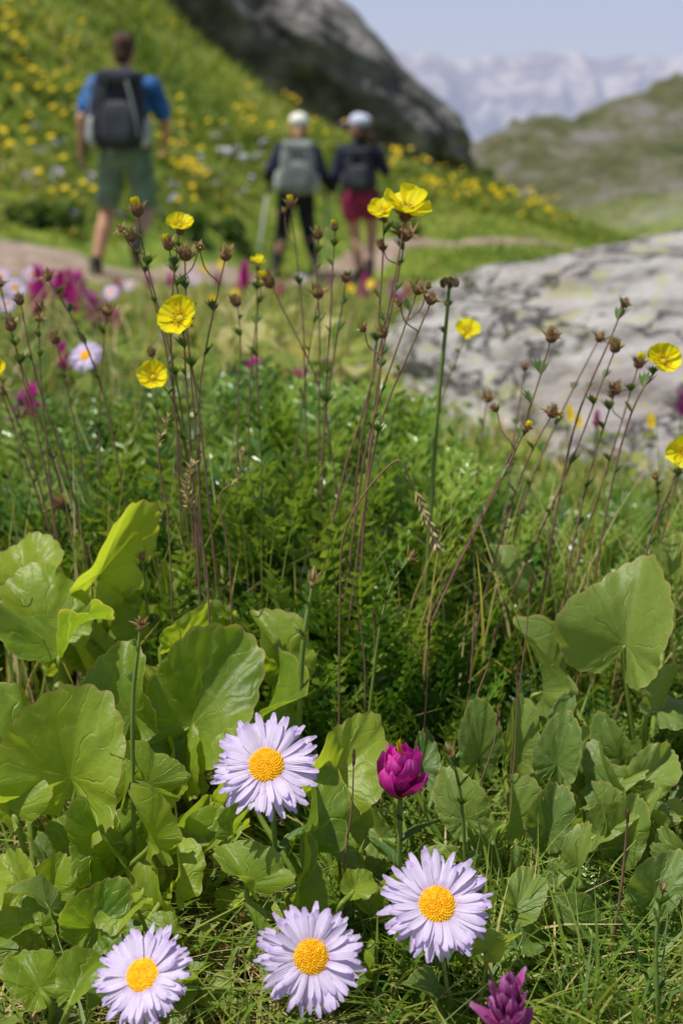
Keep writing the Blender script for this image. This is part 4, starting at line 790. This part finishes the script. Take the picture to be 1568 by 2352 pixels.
def shrub(px,py,s_,lab):
    h=hit(px,py,12,60)
    if not h: return
    e=top_empty("shrub",h,lab,"shrub","shrubs on the slope"); mb=MB(); n=900
    d=rng.normal(0,1,(n,3)); d/=np.linalg.norm(d,axis=1)[:,None]; rr=rng.uniform(.4,1,n)**.5*(1+.25*np.sin(d[:,0]*5)+.2*np.sin(d[:,1]*7+2)); P=d*rr[:,None]*np.array([1,.8,.6])*s_; P[:,2]=np.abs(P[:,2])+.05*s_
    scatter_T(mb,(Vq*1.6,Fq,np.full(len(Vq),.5)),P[:,0]+h[0],P[:,1]+h[1],rng.uniform(.8,1.8,n)*max(.6,s_*1.1),rng.uniform(-1.5,1.5,n),rng.normal(0,.25,n),P[:,2]+h[2])
    child(mb.obj("crown",[M_shrub]),e); mb=MB()
    for k in range(6): a=k*1.05; tube(mb,np.array([h,np.array(h)+np.array([math.cos(a)*.4,math.sin(a)*.3,.5])*s_]),[.02*s_,.008*s_],0,5)
    child(mb.obj("branch",[M_stem]),e)
shrub(1115,405,.34,"dark green shrub beside the rock outcrop"); shrub(1150,425,.25,"small dark shrub on the slope edge"); shrub(905,365,.22,"small leafy shrub below the outcrop"); shrub(420,535,.25,"leafy green shrub beside the trail"); shrub(130,520,.22,"leafy green shrub above the trail"); shrub(70,510,.2,"leafy green shrub above the trail"); shrub(520,545,.22,"leafy green shrub beside the trail"); shrub(930,540,.2,"leafy green shrub beside the trail")

# ------------------------------------------------------------------ people
def cap(mb,p0,r0,p1,r1,n=12):
    p0=np.array(p0,float);p1=np.array(p1,float); d=p1-p0; L_=np.linalg.norm(d)+1e-9; R=frameZ(d)
    V=[];a=np.linspace(0,2*pi,n,endpoint=False); rings=[]
    for b_ in np.linspace(-pi/2,0,5): rings.append((r0*math.sin(b_),max(r0*math.cos(b_),1e-4)))
    for b_ in np.linspace(0,pi/2,5): rings.append((L_+r1*math.sin(b_),max(r1*math.cos(b_),1e-4)))
    for z,r in rings:
        for q in a: V.append((r*math.cos(q),r*math.sin(q),z))
    F=gridF(len(rings),n,True); V=np.array(V)@R.T+p0
    mb.add(V,F); mb.add(V[:n],np.array([list(range(n))[::-1]])); mb.add(V[-n:],np.array([list(range(n))]))
def ell(mb,c,r,e=1.0,rot=None,nu=20,nv=14):
    V,F=ellip(c,r,nu,nv,e,rot); mb.add(V,F)
def fuse(mb,name,mat,vox=.008,smooth=4):
    me=mb.mesh(name,[mat]); bm=bmesh.new(); bm.from_mesh(me); bmesh.ops.remove_doubles(bm,verts=bm.verts,dist=.0003); bmesh.ops.holes_fill(bm,edges=bm.edges,sides=40); bmesh.ops.recalc_face_normals(bm,faces=bm.faces); bm.to_mesh(me); bm.free()
    o=bpy.data.objects.new(name,me); col.objects.link(o)
    r=o.modifiers.new("r","REMESH"); r.mode='VOXEL'; r.voxel_size=vox; r.use_smooth_shade=True
    s=o.modifiers.new("s","SMOOTH"); s.iterations=smooth; s.factor=.5
    dg=bpy.context.evaluated_depsgraph_get(); dg.update(); me2=bpy.data.meshes.new_from_object(o.evaluated_get(dg)); o.modifiers.clear(); o.data=me2; me2.name=name
    if not me2.materials: me2.materials.append(mat)
    for p in me2.polygons: p.use_smooth=True
    return o
def cloth(name,c,v=.6): return nmat(name,[(0.3,tuple(q*v for q in c)),(0.7,tuple(min(1,q*1.3) for q in c))],9,0.85,0.5,45,bdist=0.01)
M_skin=nmat("skin",[(0.3,(0.48,0.25,0.15)),(0.7,(0.58,0.33,0.21))],15,0.5)
M_eye=nmat("eye_dark",[(0.3,(0.02,0.015,0.01)),(0.7,(0.05,0.03,0.02))],15,0.2)
def hand(mb,wr,sg,fwd=.15,r=.0085):
    wr=np.array(wr,float); d=np.array([0,fwd,-1.0]); d/=np.linalg.norm(d); yv=np.array([0,1,fwd]); yv/=np.linalg.norm(yv); xin=np.array([-sg,0,0.])
    cap(mb,wr,.024,wr+d*.03,.022); 
    for k in range(4):
        o_=(k-1.5)*.021; cap(mb,wr+d*.02+yv*o_*.6,.013,wr+d*.085+yv*o_,.0125,8)
        L_=[.068,.08,.074,.058][3-k]; a=wr+d*.085+yv*o_; b=a+d*L_*.45+xin*.012; c=b+d*L_*.3+xin*.022; e=c+d*L_*.12+xin*.02
        cap(mb,a,r*1.1,b,r,8); cap(mb,b,r,c,r*.95,8); cap(mb,c,r*.95,e,r*.8,8)
    a=wr+d*.03+yv*.022; b=a+d*.03+yv*.028+xin*.006; c=b+d*.03+yv*.008+xin*.01; cap(mb,a,.013,b,.0105,8); cap(mb,b,.0105,c,.0085,8)
def person(loc,rot,sc,cfg):
    J=cfg; sh=J['sh']; f=J.get('fem',0); hs=1+.06*f
    mb=MB()
    ell(mb,(0,0,.95),(.155+.015*f,.115,.13)); ell(mb,(0,0,1.12),(.145-.01*f,.10,.2)); ell(mb,(0,.0,1.32),(.175-.015*f,.115,.2)); cap(mb,(-sh*.85,0,1.445),.055,(sh*.85,0,1.445),.055)
    cap(mb,(0,-.005,1.46),.058-.006*f,(0,.015,1.6),.052-.006*f)
    HR=rz(J.get('yaw',0)); hc=np.array([0,.02,1.70])
    hd=lambda p: HR@((np.array(p)-hc)*hs)+hc
    E=lambda mbb,p,r,e=1: ell(mbb,hd(p),tuple(q*hs for q in r),e,HR)
    E(mb,hc,(.076,.096,.115)); E(mb,(0,.06,1.635),(.052,.055,.055)); E(mb,(0,.122,1.69),(.013,.02,.024)); E(mb,(0,.108,1.652),(.026,.012,.010))
    for s_ in(-1,1): E(mb,(s_*.079,.01,1.69),(.010,.02,.032))
    for s_,A in((-1,J['armL']),(1,J['armR'])):
        cap(mb,(s_*sh,0,1.44),.052-.004*f,A[0],.041-.003*f); cap(mb,A[0],.041-.003*f,A[1],.027); hand(mb,A[1],s_,A[2])
    for s_,K in((-1,J['legL']),(1,J['legR'])):
        hpnt=(s_*.095,0,.93); cap(mb,hpnt,.092,K[0],.061); kn=np.array(K[0]);an=np.array(K[1]); md=kn+(an-kn)*.3+np.array([0,-.015,0]); cap(mb,kn,.057,md,.060); cap(mb,md,.060,an,.038)
        toe=np.array(K[2]); cap(mb,an,.037,an*.5+toe*.5,.034); cap(mb,an*.5+toe*.5,.034,toe,.026)
    body=fuse(mb,"person",M_skin,.0065,3)
    def part(mbx,name,mat,vox=.009,sm=4,lab=None):
        o=fuse(mbx,name,mat,vox,sm); o.parent=body
        if lab:o["label"]=lab
        return o
    mb=MB(); ell(mb,(0,0,1.11),(.166-.01*f,.122,.2),.85); ell(mb,(0,0,1.31),(.194-.015*f,.132,.2)); cap(mb,(-sh*.87,0,1.44),.07,(sh*.87,0,1.44),.07); cap(mb,(0,0,1.46),.068,(0,.01,1.535),.062)
    for s_,A in((-1,J['armL']),(1,J['armR'])):
        s0=np.array([s_*sh,0,1.44]); e=np.array(A[0]); w_=np.array(A[1])
        if J['long']: cap(mb,s0,.072,e,.062); cap(mb,e,.062,e+(w_-e)*.93,.046)
        else: cap(mb,s0,.078,s0+(e-s0)*.72,.074)
    part(mb,"shirt",J['shirt'])
    mb=MB(); ell(mb,(0,0,.96),(.175+.015*f,.135,.14),.9)
    for s_,K in((-1,J['legL']),(1,J['legR'])):
        h_=np.array([s_*.095,0,.93]); k=np.array(K[0]); an=np.array(K[1])
        if J['bottom']=='leggings': cap(mb,h_,.108,k,.073); cap(mb,k,.073,k+(an-k)*.3,.071); cap(mb,k+(an-k)*.3,.071,k+(an-k)*.95,.048)
        elif J['bottom']=='shorts': cap(mb,h_,.108,h_+(k-h_)*.78,.092)
        else: cap(mb,h_,.116,h_+(k-h_)*.36,.112)
    part(mb,"leggings" if J['bottom']=='leggings' else "shorts",J['pants'])
    for K in(J['legL'],J['legR']):
        an=np.array(K[1]); toe=np.array(K[2]); dn=np.array(K[3]) if len(K)>3 else np.array([0,0,-.045])
        mb=MB(); cap(mb,an+(0,0,.05),.052,an+dn*.4,.053); cap(mb,an+dn,.045,toe+dn*.15,.042); cap(mb,an+dn+np.array([0,-.03,0]),.044,an+dn,.047); part(mb,"shoe",J['shoe'],.008,2)
    mb=MB()
    E(mb,(0,.003,1.722),(.086,.098,.103)); E(mb,(0,-.03,1.66),(.07,.06,.07))
    if f: 
        E(mb,(0,-.02,1.63),(.092,.078,.10)); cap(mb,hd((0,-.08,1.68)),.04,hd((0.01,-.11,1.60)),.05); cap(mb,hd((0.01,-.11,1.60)),.05,hd((.01,-.10,1.46)),.025)
    else:
        for k in range(16):
            a=k*.9; cap(mb,hd((.05*math.cos(a),.0+.05*math.sin(a),1.79)),.02,hd((.07*math.cos(a+.3),.0+.08*math.sin(a+.3),1.765)),.022,8)
    part(mb,"hair",J['hair'],.007,2)
    if 'cap' in J:
        mb=MB(); E(mb,(0,.0,1.757),(.100,.114,.078),.95); E(mb,(0,.02,1.79),(.07,.08,.055)); part(mb,"cap",J['cap'],.007,3)
        mb=MB(); E(mb,(0,.150,1.745),(.080,.090,.010),.9); part(mb,"cap_brim",J.get('brim',J['cap']),.005,1)
    for s_ in(-1,1):
        mb=MB(); V,F=ellip(hd((s_*.03,.107,1.70)),(.012,.008,.007),10,6); mb.add(V,F); o=mb.obj("eye",[M_eye]); o.parent=body
    body.location=loc; body.rotation_euler=(0,J.get('lean',0),rot); body.scale=(sc*(1+.06*f),sc,sc); body["label"]=J['label']; body["category"]="person"; body["group"]="hikers walking along the trail"
    return body
def rbox(mb,c,r,e=.45): ell(mb,c,r,e,None,32,20)
def backpack(body,label,w_,h_,dep,cen,mats):
    e=bpy.data.objects.new("backpack",None); col.objects.link(e); e.location=body.location; e.rotation_euler=body.rotation_euler; e.scale=body.scale; e["label"]=label; e["category"]="backpack"; e["group"]="backpacks worn by the hikers"
    def part(mbx,name,mat,vox=.008,sm=3): o=fuse(mbx,name,mat,vox,sm); o.parent=e; return o
    c=np.array(cen)
    mb=MB(); rbox(mb,c,(w_/2,dep/2,h_/2),.5); rbox(mb,c+np.array([0,-.01,-h_*.2]),(w_/2*1.08,dep/2*1.05,h_*.28),.55); part(mb,"pack_body",mats[0])
    mb=MB(); rbox(mb,c+np.array([0,-.01,h_*.44]),(w_/2*.90,dep/2*1.1,h_*.12),.6); part(mb,"pack_lid",mats[0])
    mb=MB(); rbox(mb,c+np.array([0,-dep*.5,-h_*.12]),(w_*.33,dep*.16,h_*.27),.5); part(mb,"pocket",mats[1])
    for s_ in(-1,1):
        mb=MB(); rbox(mb,c+np.array([s_*w_*.52,0,-h_*.26]),(w_*.11,dep*.36,h_*.2),.6); part(mb,"side_pocket",mats[2])
        mb=MB(); pts=spline([(s_*.10,-.12,c[2]+h_*.35),(s_*.115,-.05,1.51),(s_*.12,.06,1.50),(s_*.13,.14,1.36),(s_*.16,.08,1.2),(s_*.17,-.08,1.1)],4)
        for a,b in zip(pts[:-1],pts[1:]): cap(mb,a,.020,b,.020,8)
        part(mb,"shoulder_strap",mats[0],.008,2)
        mb=MB()
        pts=spline([c+np.array([s_*w_*.2,-dep*.56,h_*.40]),c+np.array([s_*w_*.32,-dep*.60,h_*.1]),c+np.array([s_*w_*.42,-dep*.5,-h_*.30])],4)
        for a,b in zip(pts[:-1],pts[1:]): cap(mb,a,.009,b,.009,8)
        part(mb,"compression_strap",mats[2] if s_>0 else mats[1],.005,1)
    mb=MB(); pts=spline([(-.17,-.06,1.0),(-.2,.02,1.0),(-.12,.14,1.0),(.12,.14,1.0),(.2,.02,1.0),(.17,-.06,1.0)],4)
    for a,b in zip(pts[:-1],pts[1:]): cap(mb,a,.026,b,.026,8)
    part(mb,"hip_belt",mats[0],.009,2)
    return e
M_blue=cloth("blue_shirt_cloth",(0.035,0.13,0.36)); M_short=cloth("green_shorts_cloth",(0.15,0.22,0.15)); M_blk=cloth("black_pack_nylon",(0.030,0.032,0.045)); M_dgr=cloth("charcoal_nylon",(0.07,0.075,0.09)); M_lgr=cloth("light_grey_nylon",(0.42,0.43,0.42))
M_navy=cloth("navy_top_cloth",(0.016,0.02,0.045)); M_tight=cloth("black_leggings_cloth",(0.014,0.014,0.02)); M_grey=cloth("grey_pack_nylon",(0.24,0.26,0.25)); M_cream=cloth("cream_hat_cloth",(0.72,0.69,0.60),.85); M_capg=cloth("pale_grey_cap_cloth",(0.46,0.49,0.58),.8); M_purp=cloth("purple_brim_cloth",(0.22,0.10,0.30)); M_mar=cloth("maroon_shorts_cloth",(0.32,0.03,0.09))
M_shoe=cloth("shoe_leather",(0.035,0.03,0.028)); M_hbr=nmat("brown_hair",[(0.3,(0.045,0.02,0.011)),(0.7,(0.11,0.05,0.028))],60,0.6,0.6,200); M_hbl=nmat("blonde_hair",[(0.3,(0.26,0.15,0.065)),(0.7,(0.42,0.27,0.13))],60,0.6,0.6,200)
p=S(290,630,11.2); x0=p[0]
man=person((x0,11.2,Hs(x0,11.2)+.03),0.0,1.01,dict(sh=.205,long=False,bottom='shorts',shirt=M_blue,pants=M_short,shoe=M_shoe,hair=M_hbr,yaw=-.15,lean=.03,
 armL=((-.30,-.14,1.20),(-.33,-.02,.96),.3),armR=((.30,.06,1.19),(.27,.27,1.06),.4),
 legL=((-.16,.12,.50),(-.235,.0,.085),(-.255,.16,.035),(0,0,-.035)),legR=((.16,.06,.52),(.12,-.30,.32),(.12,-.26,.16),(0,-.05,-.03)),label="man in blue shirt and green shorts walking away"))
backpack(man,"large black hiking backpack with light grey straps",.37,.54,.25,(0,-.25,1.25),[M_blk,M_dgr,M_lgr])
Y1=15.2; x1=S(672,640,Y1)[0]; x2=S(832,640,Y1)[0]
w1=person((x1,Y1,Hs(x1,Y1)+.02),0.05,.92,dict(sh=.185,fem=1,lean=.05,long=True,bottom='leggings',shirt=M_navy,pants=M_tight,shoe=M_shoe,hair=M_hbl,cap=M_cream,yaw=-.1,
 armL=((-.28,-.08,1.21),(-.31,.14,1.09),.5),armR=((.28,-.04,1.19),(.34,.16,1.05),.6),
 legL=((-.13,.14,.50),(-.20,-.0,.085),(-.21,.15,.035),(0,0,-.035)),legR=((.15,.04,.52),(.22,-.24,.24),(.22,-.14,.10),(0,-.03,-.04)),label="woman in navy top, black leggings and cream cap"))
backpack(w1,"full grey hiking backpack with light straps",.38,.56,.26,(0,-.24,1.24),[M_grey,M_grey,M_lgr])
w2=person((x2,Y1,Hs(x2,Y1)+.02),-.08,.94,dict(sh=.18,fem=1,lean=-.03,long=True,bottom='hot',shirt=M_navy,pants=M_mar,shoe=M_shoe,hair=M_hbr,cap=M_capg,brim=M_purp,yaw=1.1,
 armL=((-.25,-.05,1.19),(-.30,.12,1.02),.5),armR=((.265,.02,1.22),(.22,.20,1.38),-.5),
 legL=((-.07,.06,.50),(-.01,-.03,.085),(-.02,.13,.035),(0,0,-.035)),legR=((.11,.12,.53),(.09,-.16,.20),(.09,-.02,.10),(0,0,-.035)),label="woman in dark top, maroon shorts and grey cap"))
backpack(w2,"small black hiking backpack",.29,.44,.2,(0,-.21,1.24),[M_blk,M_dgr,M_dgr])
M_pole=nmat("pole_metal",[(0.3,(0.35,0.36,0.38)),(0.7,(0.5,0.5,0.52))],20,0.35); M_grip=cloth("pole_grip_foam",(0.03,0.03,0.03))
def pole(a,b,label):
    a=np.array(a,float); b=np.array(b,float); e=top_empty("trekking_pole",b,label,"trekking pole","trekking poles carried by hikers"); d=(b-a)/np.linalg.norm(b-a)
    mb=MB(); tube(mb,spline([a,a*.5+b*.5,b],2),[.012,.010,.007],0,10); child(mb.obj("shaft",[M_pole]),e)
    mb=MB(); tube(mb,np.array([a-d*.02,a+d*.05,a+d*.12]),[.015,.018,.014],0,10); child(mb.obj("grip",[M_grip]),e)
    mb=MB(); V,F=ellip(b-d*.06,(.03,.03,.006),14,5); mb.add(V,F); child(mb.obj("basket",[M_grip]),e)
def wp(bd,p): return np.array(Matrix.Translation(bd.location)@Matrix.Rotation(bd.rotation_euler[2],4,'Z')@Matrix.Rotation(bd.rotation_euler[1],4,'Y')@Matrix.Diagonal(tuple(bd.scale)+(1,))@Vector(p))
a=wp(w1,(-.30,.19,1.02)); pole(a,(a[0]-.08,a[1]-.5,Hs(a[0]-.08,a[1]-.5)+.25),"silver trekking pole held beside the woman")
a=wp(w1,(.33,.19,.98)); pole(a,(a[0]+.02,a[1]-.35,Hs(a[0]+.02,a[1]-.35)),"silver trekking pole planted between two hikers")
a=wp(man,(-.20,-.22,1.48)); b_=wp(man,(-.28,-.16,.93)); pole(b_,a,"folded silver trekking pole strapped to the backpack")
print("slope flowers",cnt,"verts",sum(len(m.vertices) for m in bpy.data.meshes))
